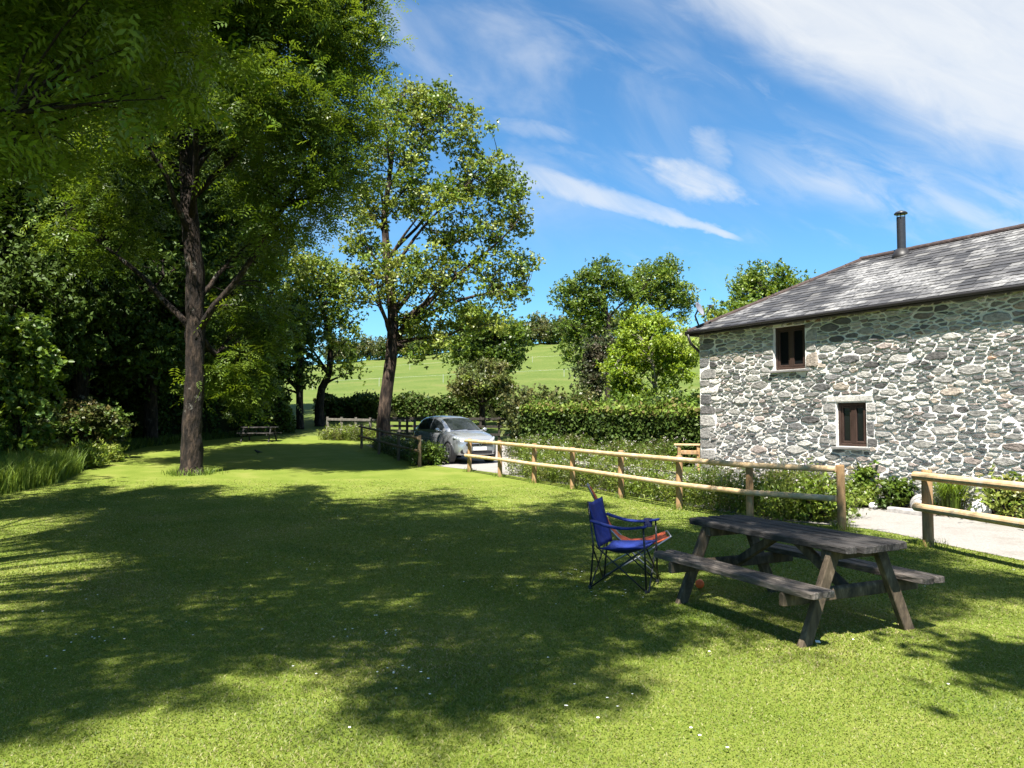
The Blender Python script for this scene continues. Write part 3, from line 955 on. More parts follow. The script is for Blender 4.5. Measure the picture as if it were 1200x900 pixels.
SH = 1 / math.tan(SUN_EL)
shade_main = gpoly([(-160, 640), (0, 596), (110, 566), (230, 575), (330, 582), (450, 584), (560, 590), (640, 598), (690, 607), (735, 620), (700, 650), (740, 690), (790, 715), (900, 745), (860, 775), (760, 785),
                    (690, 800), (640, 830), (560, 800), (500, 765), (430, 770), (330, 800), (190, 818), (100, 838), (30, 850), (-160, 850)])
shade_right = gpoly([(735, 625), (800, 612), (860, 610), (1000, 640), (1120, 672), (1160, 692), (1060, 712), (1000, 705), (900, 690), (800, 650)])
shade_spot = gpoly([(1165, 770), (1210, 765), (1260, 800), (1190, 795)])
holes = [gpoly([(-120, 598), (60, 604), (118, 612), (135, 645), (112, 690), (50, 735), (-120, 748)]), gpoly([(560, 655), (640, 655), (700, 668), (620, 675)]), gpoly([(470, 690), (560, 698), (520, 715), (450, 705)]),
         gpoly([(600, 715), (720, 725), (680, 750), (610, 745)]), gpoly([(230, 640), (330, 636), (300, 650), (240, 655)]), gpoly([(330, 715), (420, 712), (400, 735), (340, 735)])]
rng = np.random.default_rng(77)
n = 19000
zz = 6.3 + rng.random(n) ** .8 * 5.5
gxs = rng.uniform(-16, 6.2, n); gys = rng.uniform(3.0, 19.0, n)
xs = gxs + SUN_H.x * SH * zz; ys = gys + SUN_H.y * SH * zz
def soft(polys, cut, s):
    f_ = np.zeros(n)
    for _ in range(7):
        jx, jy = gxs + rng.normal(size=n) * s + .45 * np.sin(gys * 3.1 + gxs), gys + rng.normal(size=n) * s * .8 + (.45 + .17 * np.maximum(0, gys - 7)) * (np.sin(gxs * 2.1 + 2) + .6 * np.sin(gxs * 5.3 + gys))
        t_ = np.zeros(n, bool)
        for pl in polys: t_ |= in_poly(jx, jy, pl)
        for pl in cut: t_ &= ~in_poly(jx, jy, pl)
        f_ += t_ / 7
    return f_


f_main = soft([shade_main], holes, .45)
lump = .5 + .27 * np.sin(gxs * 2.9 + 1.3 * np.sin(gys * 1.7)) * np.sin(gys * 3.3 + 1.1 * np.sin(gxs * 2.2)) + .23 * np.sin(gxs * 6.1 + gys * 2.0) * np.sin(gys * 6.7 - gxs)
m_main = f_main > .18 + .62 * lump
# uneven, gappy edge
wob = np.sin(gxs * 2.3 + 1) * np.sin(gys * 1.9 + gxs) + .6 * np.sin(gxs * 5.1) * np.sin(gys * 4.3)
core = m_main & ((wob > -.98) | (rng.random(n) < .3))
m_r = (soft([shade_right], [], .3) > .12 + .55 * lump)
m_s = in_poly(gxs, gys, shade_spot)
vis = (zz - CAM_H - 1.2) / np.maximum(ys, .1) < .57          # would the photo show it?
pxs = 600 + 900 * xs / np.maximum(ys, .1)
deep = f_main > .97
spot = np.stack([xs, ys, zz], 1)[m_s & (zz > 7)]
ok = (core & (rng.random(n) < .56) | m_r) & ~(vis & (ys > 1) & (pxs > 230))
ok &= zz < 11.5
hi = np.stack([xs, ys, zz], 1)[ok]; hi_deep = (deep & (ys < 6.5) | m_r & (rng.random(n) < .3))[ok]
# low boughs that hang into the top left of the picture
m2 = 5200
yy2 = rng.uniform(7.0, 12.0, m2)
px2 = rng.uniform(-140, 330, m2); py2 = rng.uniform(-120, 330, m2)
dens = np.clip(1.15 - np.maximum(0, px2 - 40) / 250 - np.maximum(0, py2 - 70) / 230, 0, 1)
kk = rng.random(m2) < dens ** 1.6 * .22
pts2 = np.array([at(p, q, y) for p, q, y in zip(px2[kk], py2[kk], yy2[kk])])
sx, sy = pts2[:, 0] - SUN_H.x * SH * pts2[:, 2], pts2[:, 1] - SUN_H.y * SH * pts2[:, 2]
ok2 = in_poly(sx, sy, gpoly([(-260, 640), (0, 585), (110, 562), (330, 578), (560, 590), (690, 620), (600, 700), (0, 860), (-260, 860)])) & ~in_poly(sx, sy, holes[0])
pts2 = pts2[ok2]
tb = np.array([-9.8, 2.6, 0.0])
cl = np.concatenate([hi, pts2]) - tb
print('overhang clumps', len(hi), len(pts2))
root = empty('overhanging_tree', tuple(tb))
tag(root, 'near tree whose large-leaved boughs hang into the top left corner and shade the lawn', 'tree')
mb = MB()
rng2 = np.random.default_rng(78)
skeleton(mb, [(0, 0, -.1), (.05, .05, 1.2), (.2, .2, 3), (.7, .5, 5), (1.4, .9, 7), (2.2, 1.3, 9), (3.0, 1.8, 10.5)], [.6, .47, .42, .36, .28, .18, .07], cl, rng2, 40, 5.0, .13, .008, .28, pool=np.concatenate([hi_deep, rng2.random(len(pts2)) < .5]))
mb.build('trunk', M['bark'], root, smooth=True)
crown_mesh('crown', cl, 135, .21, .095, G_LIGHT[1:2] + [(0.10, 0.16, 0.018), (0.08, 0.135, 0.016)], rng2, M['leaf_thin'], root, droop=.35, flat=.6, mode='frond')

# a second tree stands out of the picture on the right; only the shadow of a bough reaches in
tb2 = np.array([9.5, -1.5, 0.0])
make_tree('neighbour_tree', 'tree outside the picture whose bough shades the right edge of the lawn', 'tree', tuple(tb2), [(0, 0, -.1), (0, 0, 3), (-.3, .2, 6), (-.6, .3, 9)], [.35, .28, .2, .06],
          [(0, 0, 8.5, 2.4, 2.4, 2.2), (-1.5, .3, 7.5, 1.6, 1.6, 1.4)], 110, 90, .3, .16, G_MID, 79, n_limbs=10, zmin=4, extra=spot - tb2)

# ------------------------------------------------------------------ lawn grass, daisies, long grass
rng = np.random.default_rng(101)


def in_lawn(P):
    l = np.interp(P[:, 1], *LX); r = np.interp(P[:, 1], EY, EX)
    return (P[:, 0] > l) & (P[:, 0] < r)


def scatter(y0, y1, dens):
    ysamp = np.linspace(y0, y1, 400)
    wgt = (1.5 * ysamp + 3.0) * dens(ysamp)
    tot = int(np.trapezoid(wgt, ysamp)) if hasattr(np, 'trapezoid') else int(np.trapz(wgt, ysamp))
    c = np.cumsum(wgt); c /= c[-1]
    y = np.interp(rng.random(tot), c, ysamp)
    x = (rng.random(tot) - .5) * (1.5 * y + 3.0)
    P = np.stack([x, y, zt(x, y) + .003], 1)
    return P[in_lawn(P)]


P = scatter(2.6, 21, lambda y: 15500 * (3 / y) ** 1.45 * np.clip((21 - y) / 9, 0, 1))
dist = P[:, 1]
patchy = np.sin(P[:, 0] * 1.3 + np.sin(P[:, 1] * .9)) * np.sin(P[:, 1] * 1.1 + P[:, 0] * .4)
def blotch(x, y, s, ph):
    return np.sin(x * s + ph + 1.7 * np.sin(y * s * .7 + ph)) * np.sin(y * s * 1.1 + 1.3 * np.sin(x * s * .8 - ph)) + .5 * np.sin(x * s * 2.7 + y * s * 1.3) * np.sin(y * s * 2.3 - ph)


dry = np.clip(blotch(P[:, 0], P[:, 1], .9, .4) * .8, 0, 1)[:, None]        # drier, yellower patches
lush = np.clip(blotch(P[:, 0], P[:, 1], 1.5, 2.1) * .9 - .2, 0, 1)[:, None]   # clover and lush spots
stripe = np.sin((P[:, 0] * .9 + P[:, 1] * .42) * 5.4)[:, None]
field_ = (1 + dry * np.array([.34, .12, .55]) - lush * np.array([.34, .20, .2])) * (1 + .05 * stripe)
g = blade_obj('grass', P, (.0115 + .003 * np.clip(patchy, -1, 1)) * (1 + .012 * dist), .0013 + .00048 * dist, rng,
              [(0.108, 0.158, 0.018), (0.136, 0.181, 0.026), (0.09, 0.139, 0.014), (0.186, 0.208, 0.048), (0.158, 0.189, 0.036), (0.245, 0.24, 0.095)], lean=.9, field=field_)
tag(g, 'short mown grass of the lawn', 'grass', kind='stuff')

tp = []
for q_ in fence_posts + [post_gate]:
    m_ = 110
    a = rng.random(m_) * 6.283; r_ = .06 + np.abs(rng.normal(size=m_)) * .10
    tp.append(np.stack([q_.x + np.cos(a) * r_, q_.y + np.sin(a) * r_, np.zeros(m_)], 1))
tp = np.concatenate(tp); tp[:, 2] = zt(tp[:, 0], tp[:, 1])
tag(blade_obj('post_grass', tp, .13, .004, rng, G_MID + G_LIGHT, lean=.55), 'uncut grass round the feet of the fence posts', 'grass', kind='stuff')

# daisies dotted over the lawn
P = scatter(3.0, 17, lambda y: .8 + 0 * y)
cl_ = rng.normal(size=(14, 2)) * .2
cent = np.array([(-1.1, 6.2), (0.6, 8.2), (1.0, 7.5), (-3.2, 6.0), (0.3, 13), (-.6, 5.1), (-2.3, 9), (1.6, 11.5), (0.8, 4.4)])
ex = np.concatenate([c + rng.normal(size=(9, 2)) * .22 for c in cent])
P = np.concatenate([P, np.stack([ex[:, 0], ex[:, 1], zt(ex[:, 0], ex[:, 1])], 1)])
P[:, 2] += .035
nd = len(P)
ang = np.linspace(0, 2 * np.pi, 8, endpoint=False)
rd = .0065 + .0035 * rng.random((nd, 1))
ring = np.stack([P + np.stack([np.cos(a) * rd[:, 0], np.sin(a) * rd[:, 0], .004 * np.ones(nd)], 1) for a in ang], 1)
Vd = np.concatenate([P[:, None, :], ring], 1).reshape(-1, 3)
bb = np.arange(nd)[:, None] * 9
Fd = np.concatenate([bb + np.array([0, 1 + i, 1 + (i + 1) % 8]) for i in range(8)], 0)
tag(np_mesh('daisies', Vd, Fd, M['petal']), 'tiny white daisies dotted over the lawn', 'daisies', kind='stuff')

# long grass, lower left edge
n = 36000
y_ = rng.uniform(12.0, 23.0, n)
x_ = np.interp(y_, *LX) - rng.random(n) ** .8 * 3.6 + .15
P = np.stack([x_, y_, zt(x_, y_)], 1)
tag(blade_obj('long_grass', P, .62, .010, rng, G_MID + G_LIGHT[:1], lean=.32), 'uncut long grass along the left edge of the lawn', 'long grass', kind='stuff')
n = 9000
y_ = rng.uniform(20, 38.5, n)
x_ = np.interp(y_, *LX) - rng.random(n) * 1.6 + .1
P = np.stack([x_, y_, zt(x_, y_)], 1)
tag(blade_obj('rough_grass', P, .35, .014, rng, G_MID + G_DARK, lean=.4), 'rough grass where the lawn meets the wood', 'rough grass', kind='stuff')


# ------------------------------------------------------------------ stone barn
def BP(s, w, z): return BC + BU * s + BN * w + Vector((0, 0, z))


BLEN, BDEP, EAVE, RIDGE_W, RIDGE_Z = 13.0, 5.4, 3.90, 2.7, 5.50
M['mortar'] = noise_mat('mortar', [(0.3, (0.66, 0.63, 0.59)), (0.6, (0.80, 0.78, 0.74)), (0.8, (0.90, 0.89, 0.86))], 9, rough=0.95, bump=0.8, dist=0.02, spec=0.15, bump_scale=38)
M['stone'] = noise_mat('stone', [(0.28, (0.45, 0.45, 0.45)), (0.5, (0.85, 0.85, 0.84)), (0.72, (1.35, 1.33, 1.28))], 13, (1, 1, 1.8), rough=0.9, bump=1.0, dist=0.025, spec=0.2, use_tint=True,
                       second=(26, (1.5, 1.48, 1.42), 0.60, 0.74))
M['lintel'] = noise_mat('lintel', [(0.3, (0.34, 0.32, 0.30)), (0.7, (0.58, 0.56, 0.52))], 16, rough=0.9, bump=0.8, dist=0.02)
M['slate_sill'] = plain_mat('slate_sill', (0.16, 0.155, 0.15), 0.8)
M['win_wood'] = noise_mat('win_wood', [(0.3, (0.028, 0.016, 0.012)), (0.7, (0.055, 0.032, 0.025))], 10, (1, 1, .3), 0.55, 0.1)
M['glass'] = plain_mat('glass', (0.008, 0.009, 0.010), 0.05, spec=0.22, var=0.02)
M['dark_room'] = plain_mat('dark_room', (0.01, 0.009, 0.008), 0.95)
M['curtain'] = plain_mat('curtain', (0.30, 0.29, 0.26), 0.95)
M['gutter'] = plain_mat('gutter', (0.018, 0.016, 0.016), 0.5)
M['hip_tile'] = noise_mat('hip_tile', [(0.3, (0.030, 0.021, 0.020)), (0.6, (0.060, 0.041, 0.038)), (0.8, (0.13, 0.11, 0.10))], 12, rough=0.85, bump=0.5)
M['flue'] = plain_mat('flue', (0.035, 0.037, 0.045), 0.4, metal=0.3)
M['lead'] = plain_mat('lead', (0.20, 0.20, 0.21), 0.55, metal=0.2)

# slates: grey-violet with weathered white patches that run down the slope
m, nt, N, L = new_mat('slate')
out = N('ShaderNodeOutputMaterial'); p = N('ShaderNodeBsdfPrincipled'); L(p.outputs[0], out.inputs[0])
tc = N('ShaderNodeTexCoord')
at_ = N('ShaderNodeAttribute'); at_.attribute_name = 'tint'


def _nz(scale, st, d=6, r=.6):
    mp = N('ShaderNodeMapping'); mp.inputs['Scale'].default_value = st
    L(tc.outputs['Object'], mp.inputs[0])
    n_ = N('ShaderNodeTexNoise'); n_.inputs['Scale'].default_value = scale; n_.inputs['Detail'].default_value = d; n_.inputs['Roughness'].default_value = r
    L(mp.outputs[0], n_.inputs['Vector']); return n_.outputs[0]


E.nt = nt
sepc = N('ShaderNodeSeparateColor'); L(at_.outputs['Color'], sepc.inputs[0])
rand = E(sepc.outputs[0])
pt = E(_nz(0.55, (1, .75, .5), 5, .55)) + (rand - .5) * .10
lich = pt.ss(.44, .66) * E(_nz(16, (1, 1, 1))).ss(.30, .62)
base = ramp(nt, rand.s, [(0.0, (0.026, 0.026, 0.029)), (.4, (0.044, 0.043, 0.046)), (.75, (0.066, 0.064, 0.066)), (1, (0.105, 0.102, 0.098))])
mx = N('ShaderNodeMix'); mx.data_type = 'RGBA'; L((lich * .62).s, mx.inputs[0]); L(base, mx.inputs[6]); mx.inputs[7].default_value = (.37, .365, .36, 1)
L(mx.outputs[2], p.inputs['Base Color'])
p.inputs['Roughness'].default_value = .55; p.inputs['Specular IOR Level'].default_value = .5
bb_ = N('ShaderNodeBump'); bb_.inputs['Strength'].default_value = .5; bb_.inputs['Distance'].default_value = .01
L(_nz(30, (1, 1, 1)), bb_.inputs['Height']); L(bb_.outputs[0], p.inputs['Normal'])
M['slate'] = m

barn = empty('stone_barn', tuple(BC))
tag(barn, 'rubble-stone barn with white pointing, slate hip roof and two small brown windows', 'barn')
barn_inv = Matrix.Translation(-BC)


def to_barn(o):
    o.data.transform(Matrix.Translation(-BC)); o.parent = barn; return o


WINS = [(2.33, 3.17, 2.78, 3.73), (3.91, 4.59, 1.15, 2.03)]      # s0, s1, z0, z1


# mortar face with openings
mb = MB()
ss_ = sorted({0.0, BLEN, *[w[0] for w in WINS], *[w[1] for w in WINS]})
zs_ = sorted({-.3, EAVE - .02, *[w[2] for w in WINS], *[w[3] for w in WINS]})
for i in range(len(ss_) - 1):
    for j in range(len(zs_) - 1):
        a0, a1, c0, c1 = ss_[i], ss_[i + 1], zs_[j], zs_[j + 1]
        if any(w[0] <= a0 and a1 <= w[1] and w[2] <= c0 and c1 <= w[3] for w in WINS): continue
        mb.add([BP(a0, 0, c0), BP(a1, 0, c0), BP(a1, 0, c1), BP(a0, 0, c1)], [(0, 1, 2, 3)])
RV = .13
for (a0, a1, c0, c1) in WINS:      # reveals
    mb.add([BP(a0, 0, c0), BP(a0, RV, c0), BP(a0, RV, c1), BP(a0, 0, c1)], [(0, 1, 2, 3)])
    mb.add([BP(a1, 0, c0), BP(a1, RV, c0), BP(a1, RV, c1), BP(a1, 0, c1)], [(3, 2, 1, 0)])
    mb.add([BP(a0, 0, c1), BP(a1, 0, c1), BP(a1, RV, c1), BP(a0, RV, c1)], [(0, 1, 2, 3)])
    mb.add([BP(a0, 0, c0), BP(a1, 0, c0), BP(a1, RV, c0), BP(a0, RV, c0)], [(3, 2, 1, 0)])
# the other three sides
for q in ([(0, 0), (0, BDEP)], [(0, BDEP), (BLEN, BDEP)], [(BLEN, BDEP), (BLEN, 0)]):
    (a0, w0), (a1, w1) = q
    mb.add([BP(a0, w0, -.3), BP(a1, w1, -.3), BP(a1, w1, EAVE - .02), BP(a0, w0, EAVE - .02)], [(3, 2, 1, 0)])
wall = to_barn(mb.build('wall', M['mortar']))

# rubble stones: power cells of unequal points, shrunk, rounded, standing proud of the mortar
STONE_COLS = [((.20, .198, .195), 5), ((.27, .265, .26), 5), ((.33, .325, .315), 4), ((.145, .145, .15), 4), ((.10, .098, .10), 2.5), ((.23, .20, .19), 2), ((.29, .255, .225), 1.5), ((.24, .165, .125), .15), ((.34, .28, .20), .15), ((.40, .39, .375), 2)]


def rubble(frame, s1, z0, z1, openings, seed, rects=(), asp=2.7, rmin=.027, rmax=.104, gap=.026, proud=.024, tries=34000):
    rnd = random.Random(seed)
    pts = []
    cell = {}
    G = .15
    blocked = list(openings) + [tuple(r[:4]) for r in rects]
    for _ in range(tries):
        r = rmin + (rmax - rmin) * rnd.random() ** 2.0
        x, z = rnd.uniform(0, s1) / asp, rnd.uniform(z0, z1)
        if any(o[0] - .05 < x * asp < o[1] + .05 and o[2] - .03 < z < o[3] + .03 for o in blocked): continue
        cx, cz = int(x / G), int(z / G)
        ok = True
        for i in range(cx - 2, cx + 3):
            for j in range(cz - 2, cz + 3):
                for (x2, z2, r2) in cell.get((i, j), ()):
                    if (x - x2) ** 2 + (z - z2) ** 2 < ((r + r2) * .80) ** 2: ok = False; break
                if not ok: break
            if not ok: break
        if ok:
            pts.append((x, z, r)); cell.setdefault((cx, cz), []).append((x, z, r))
    mb = MB()
    tot = sum(c[1] for c in STONE_COLS)

    def stone_col():
        q = rnd.random() * tot
        for c, w in STONE_COLS:
            q -= w
            if q <= 0: break
        k_ = .75 + .55 * rnd.random()
        return tuple(v * k_ * 1.22 * w_ for v, w_ in zip(c, (1.02, 1.0, .97)))

    def put(poly, pr):
        # poly in (s, z): two corner-cutting passes, then a domed slab
        for f_ in (.13, .22):
            q = []
            for i in range(len(poly)):
                a, b2 = poly[i], poly[(i + 1) % len(poly)]
                q.append((a[0] * (1 - f_) + b2[0] * f_, a[1] * (1 - f_) + b2[1] * f_)); q.append((a[0] * f_ + b2[0] * (1 - f_), a[1] * f_ + b2[1] * (1 - f_)))
            poly = q
            if len(poly) > 26: break
        cxs = sum(q[0] for q in poly) / len(poly); czs = sum(q[1] for q in poly) / len(poly)
        poly = [(a[0] + rnd.uniform(-.006, .006), a[1] + rnd.uniform(-.006, .006)) for a in poly]
        tx, tz = rnd.uniform(-.09, .09), rnd.uniform(-.12, .12)
        n_ = len(poly)
        h = pr * (.5 + rnd.random())
        rings = []
        for sc_, hh in ((1.0, -.012), (.97, h * .55), (.80, h)):
            rings.append([frame(cxs + (a[0] - cxs) * sc_, -(hh + (tx * (a[0] - cxs) + tz * (a[1] - czs)) * (hh > 0)) + rnd.uniform(-.003, .003) * (sc_ < .9), czs + (a[1] - czs) * sc_) for a in poly])
        mb.cur = stone_col()
        b_ = len(mb.v)
        vs = [q for r in rings for q in r]
        mb.v.extend(tuple(q) for q in vs); mb.c.extend([mb.cur] * len(vs))
        for i in range(2):
            for a in range(n_):
                c = (a + 1) % n_
                mb.f.append((b_ + i * n_ + a, b_ + i * n_ + c, b_ + (i + 1) * n_ + c, b_ + (i + 1) * n_ + a))
        mb.f.append(tuple(b_ + 2 * n_ + a for a in range(n_)))

    for k_, (x, z, r) in enumerate(pts):
        R_ = max(.22, r * 2.6)
        poly = [(x - R_, z - R_), (x + R_, z - R_), (x + R_, z + R_), (x - R_, z + R_)]
        cx, cz = int(x / G), int(z / G)
        g = gap * (.7 + .6 * rnd.random())
        for i in range(cx - 3, cx + 4):
            for j in range(cz - 3, cz + 4):
                for (x2, z2, r2) in cell.get((i, j), ()):
                    dx, dz = x2 - x, z2 - z
                    d2 = dx * dx + dz * dz
                    if d2 < 1e-9 or d2 > .36: continue
                    d = math.sqrt(d2)
                    t_ = (d2 + r * r - r2 * r2) / (2 * d) - g / 2 * (1 if abs(dz) > abs(dx) else .55)
                    nx, nz = dx / d, dz / d
                    q = []
                    for a in range(len(poly)):
                        p0, p1 = poly[a], poly[(a + 1) % len(poly)]
                        d0 = (p0[0] - x) * nx + (p0[1] - z) * nz - t_
                        d1 = (p1[0] - x) * nx + (p1[1] - z) * nz - t_
                        if d0 <= 0: q.append(p0)
                        if d0 * d1 < 0:
                            u = d0 / (d0 - d1); q.append((p0[0] + (p1[0] - p0[0]) * u, p0[1] + (p1[1] - p0[1]) * u))
                    poly = q
                    if len(poly) < 3: break
                if len(poly) < 3: break
            if len(poly) < 3: break
        if len(poly) < 3: continue
        P_ = [(a[0] * asp, a[1]) for a in poly]
        P_ = [(min(max(a[0], .01), s1 - .01), min(max(a[1], z0), z1)) for a in P_]
        # keep clear of openings and dressed blocks
        cxs, czs = x * asp, z
        for o in blocked:
            def clip(Pp, keep):
                q = []
                for a in range(len(Pp)):
                    p0, p1 = Pp[a], Pp[(a + 1) % len(Pp)]
                    d0, d1 = keep(p0), keep(p1)
                    if d0 >= 0: q.append(p0)
                    if d0 * d1 < 0:
                        u = d0 / (d0 - d1); q.append((p0[0] + (p1[0] - p0[0]) * u, p0[1] + (p1[1] - p0[1]) * u))
                return q
            if max(a[0] for a in P_) > o[0] and min(a[0] for a in P_) < o[1] and max(a[1] for a in P_) > o[2] and min(a[1] for a in P_) < o[3]:
                g2 = .012
                if cxs < o[0]: P_ = clip(P_, lambda q: o[0] - g2 - q[0])
                elif cxs > o[1]: P_ = clip(P_, lambda q: q[0] - o[1] - g2)
                elif czs < o[2]: P_ = clip(P_, lambda q: o[2] - g2 - q[1])
                else: P_ = clip(P_, lambda q: q[1] - o[3] - g2)
            if len(P_) < 3: break
        if len(P_) < 3: continue
        ar = abs(sum(P_[a][0] * P_[(a + 1) % len(P_)][1] - P_[(a + 1) % len(P_)][0] * P_[a][1] for a in range(len(P_)))) / 2
        if ar < .0012: continue
        put(P_, proud)
    for r in rects:
        a0, a1, c0, c1 = r[:4]
        put([(a0, c0), ((a0 + a1) / 2, c0), (a1, c0), (a1, c1), ((a0 + a1) / 2, c1), (a0, c1)], proud * .8)
    return mb


rnd = random.Random(8)
quoins = []
z = -.1
while z < EAVE - .35:
    h = rnd.uniform(.16, .34); l = rnd.choice([.34, .5, .6]) * rnd.uniform(.85, 1.1)
    quoins.append((.012, l, z + .012, z + h - .012)); z += h
for (a0, a1, c0, c1) in WINS:
    z = c0
    while z < c1 - .1:
        h = min(rnd.uniform(.14, .36), c1 - z)
        for sd in (0, 1):
            l = rnd.uniform(.12, .34)
            if rnd.random() < .55:
                quoins.append((a0 - l, a0 - .012, z + .012, z + h - .012) if sd == 0 else (a1 + .012, a1 + l, z + .015, z + h - .015))
        z += h
lint = (3.70, 4.74, 2.05, 2.19)
quoins_ok = [q for q in quoins if q[3] < EAVE - .05]
st = rubble(BP, BLEN, -.12, EAVE - .05, WINS + [lint, (2.25, 3.25, 2.70, 2.78), (3.85, 4.66, 1.08, 1.15)], 3, quoins_ok)
to_barn(st.build('stonework', M['stone'], smooth=False, tint=True))
mb = MB(); mb.beam(BP(lint[0], .05, 2.12), BP(lint[1], .05, 2.12), .14, .14, n=6, jit=.006, rnd=rnd)
to_barn(mb.build('lintel', M['lintel'], bevel=.008))

for wi, (a0, a1, c0, c1) in enumerate(WINS):
    fr = MB(); d = RV - .04
    fw = .062
    for (q0, q1) in (((a0 + fw / 2, c0 + .002), (a0 + fw / 2, c1 - .002)), ((a1 - fw / 2, c0 + .002), (a1 - fw / 2, c1 - .002))):
        fr.beam(BP(q0[0], d, q0[1]), BP(q1[0], d, q1[1]), fw - .004, .07, up=BN)
    for zc in (c0 + fw / 2 + .002, c1 - fw / 2 - .002):
        fr.beam(BP(a0 + fw, d, zc), BP(a1 - fw, d, zc), .07, fw, up=(0, 0, 1))
    fr.beam(BP((a0 + a1) / 2, d, c0 + fw), BP((a0 + a1) / 2, d, c1 - fw), .07, .072, up=BN)
    w_o = to_barn(fr.build('window', M['win_wood'], bevel=.004))
    for side in (0, 1):
        x0 = a0 + fw + .004 if side == 0 else (a0 + a1) / 2 + .037
        x1 = (a0 + a1) / 2 - .037 if side == 0 else a1 - fw - .004
        ca = MB(); cw = .042
        dd = d - .012 if side else d + .004
        for xc in (x0 + cw / 2, x1 - cw / 2): ca.beam(BP(xc, dd, c0 + fw + .004), BP(xc, dd, c1 - fw - .004), cw, .05, up=BN)
        for zc in (c0 + fw + .004 + cw / 2, c1 - fw - .004 - cw / 2): ca.beam(BP(x0 + cw, dd, zc), BP(x1 - cw, dd, zc), .05, cw)
        c_o = ca.build('casement', M['win_wood'], bevel=.004); c_o.data.transform(Matrix.Translation(-BC)); c_o.parent = w_o
        gl = MB(); gl.box((BP((x0 + x1) / 2, dd + .005, (c0 + c1) / 2)), (x1 - x0 - .07, .006, c1 - c0 - .2), BU.to_track_quat('X', 'Z').to_matrix())
        g_o = gl.build('pane', M['glass']); g_o.data.transform(Matrix.Translation(-BC)); g_o.parent = w_o
    si = MB(); si.beam(BP(a0 - .09, .03, c0 - .035), BP(a1 + .09, .03, c0 - .035), .22, .05, n=5, jit=.004, rnd=rnd)
    s_o = si.build('sill', M['slate_sill'], bevel=.006); s_o.data.transform(Matrix.Translation(-BC)); s_o.parent = w_o
    if wi == 0:
        cu = MB(); rows = []
        n_c = 14
        for zq in (c0 + .12, c1 - .1):
            rows.append([BP(a0 + .10 + .19 * q / n_c, RV + .10 + .012 * math.sin(q * 2.0), zq) for q in range(n_c + 1)])
        cu.loft(rows, closed=False)
        c2 = cu.build('curtain', M['curtain']); c2.data.transform(Matrix.Translation(-BC)); c2.parent = w_o
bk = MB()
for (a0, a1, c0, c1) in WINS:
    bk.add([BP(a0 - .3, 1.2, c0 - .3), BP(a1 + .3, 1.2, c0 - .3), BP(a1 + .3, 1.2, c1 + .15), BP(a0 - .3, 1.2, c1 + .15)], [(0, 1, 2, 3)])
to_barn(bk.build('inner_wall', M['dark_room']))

# roof of real slates
roof_rnd = random.Random(12)


def slope_slates(mb, o, ex, up, length, sleft, sright, first=.0):
    """courses of slates on a plane: o origin at the eave, ex along, up = unit vector up the slope"""
    nrm = ex.cross(up).normalized()
    if nrm.z < 0: nrm = -nrm
    q = 0.0; row = 0
    while q < length - .02:
        e = .165
        q1 = min(q + e + .06, length)
        x = sleft(q) - roof_rnd.random() * .2
        xr_ = sright(q)
        while x < xr_:
            w = .20 + .12 * roof_rnd.random()
            a0, a1 = max(x + .002, sleft(q)), min(x + w - .002, xr_)
            b0, b1 = max(x + .002, sleft(q1)), min(x + w - .002, sright(q1))
            x += w
            if a1 - a0 < .02: continue
            if b1 < b0: b0 = b1 = min(max((b0 + b1) / 2, a0), a1)
            lift = .012 + .010 * roof_rnd.random(); dq = roof_rnd.uniform(-.012, .012)
            A = [o + ex * a0 + up * (q + dq) + nrm * lift, o + ex * a1 + up * (q + dq) + nrm * (lift + roof_rnd.uniform(-.004, .004)),
                 o + ex * b1 + up * q1 + nrm * .004, o + ex * b0 + up * q1 + nrm * .004]
            B = [A[0] - nrm * .009, A[1] - nrm * .009]
            mb.cur = (roof_rnd.random(),) * 3
            mb.add(A + B, [(0, 1, 2, 3), (4, 5, 1, 0)])
        q += e; row += 1


OV = .20
sl = MB()
EZ = EAVE - .01
run = RIDGE_W + OV; rise = RIDGE_Z - EZ; slen = math.hypot(run, rise)
kp = run / slen
upF = (BN * run + Vector((0, 0, rise))).normalized()
upB = (-BN * run + Vector((0, 0, rise))).normalized()
upE = (BU * run + Vector((0, 0, rise))).normalized()
slope_slates(sl, BP(-OV, -OV, EZ), BU, upF, slen, lambda q: q * kp, lambda q: BLEN + 2 * OV)
slope_slates(sl, BP(-OV, BDEP + OV, EZ), BU, upB, slen, lambda q: q * kp, lambda q: BLEN + 2 * OV)
slope_slates(sl, BP(-OV, -OV, EZ), BN, upE, slen, lambda q: q * kp, lambda q: BDEP + 2 * OV - q * kp)
roof = to_barn(sl.build('roof', M['slate'], tint=True))
# boarding under the slates
ub = MB()
e_ = .0
c_ = [BP(-OV + .01, -OV + .01, EZ - .012), BP(BLEN + OV, -OV + .01, EZ - .012), BP(BLEN + OV, BDEP + OV - .01, EZ - .012), BP(-OV + .01, BDEP + OV - .01, EZ - .012)]
r0, r1 = BP(RIDGE_W, RIDGE_W, RIDGE_Z - .02), BP(BLEN + OV, RIDGE_W, RIDGE_Z - .02)
ub.add(c_ + [r0, r1], [(0, 1, 5, 4), (2, 3, 4, 5), (3, 0, 4), (1, 2, 5)])
ud = ub.build('underboarding', M['gutter']); ud.data.transform(Matrix.Translation(-BC)); ud.parent = roof
ht = MB()


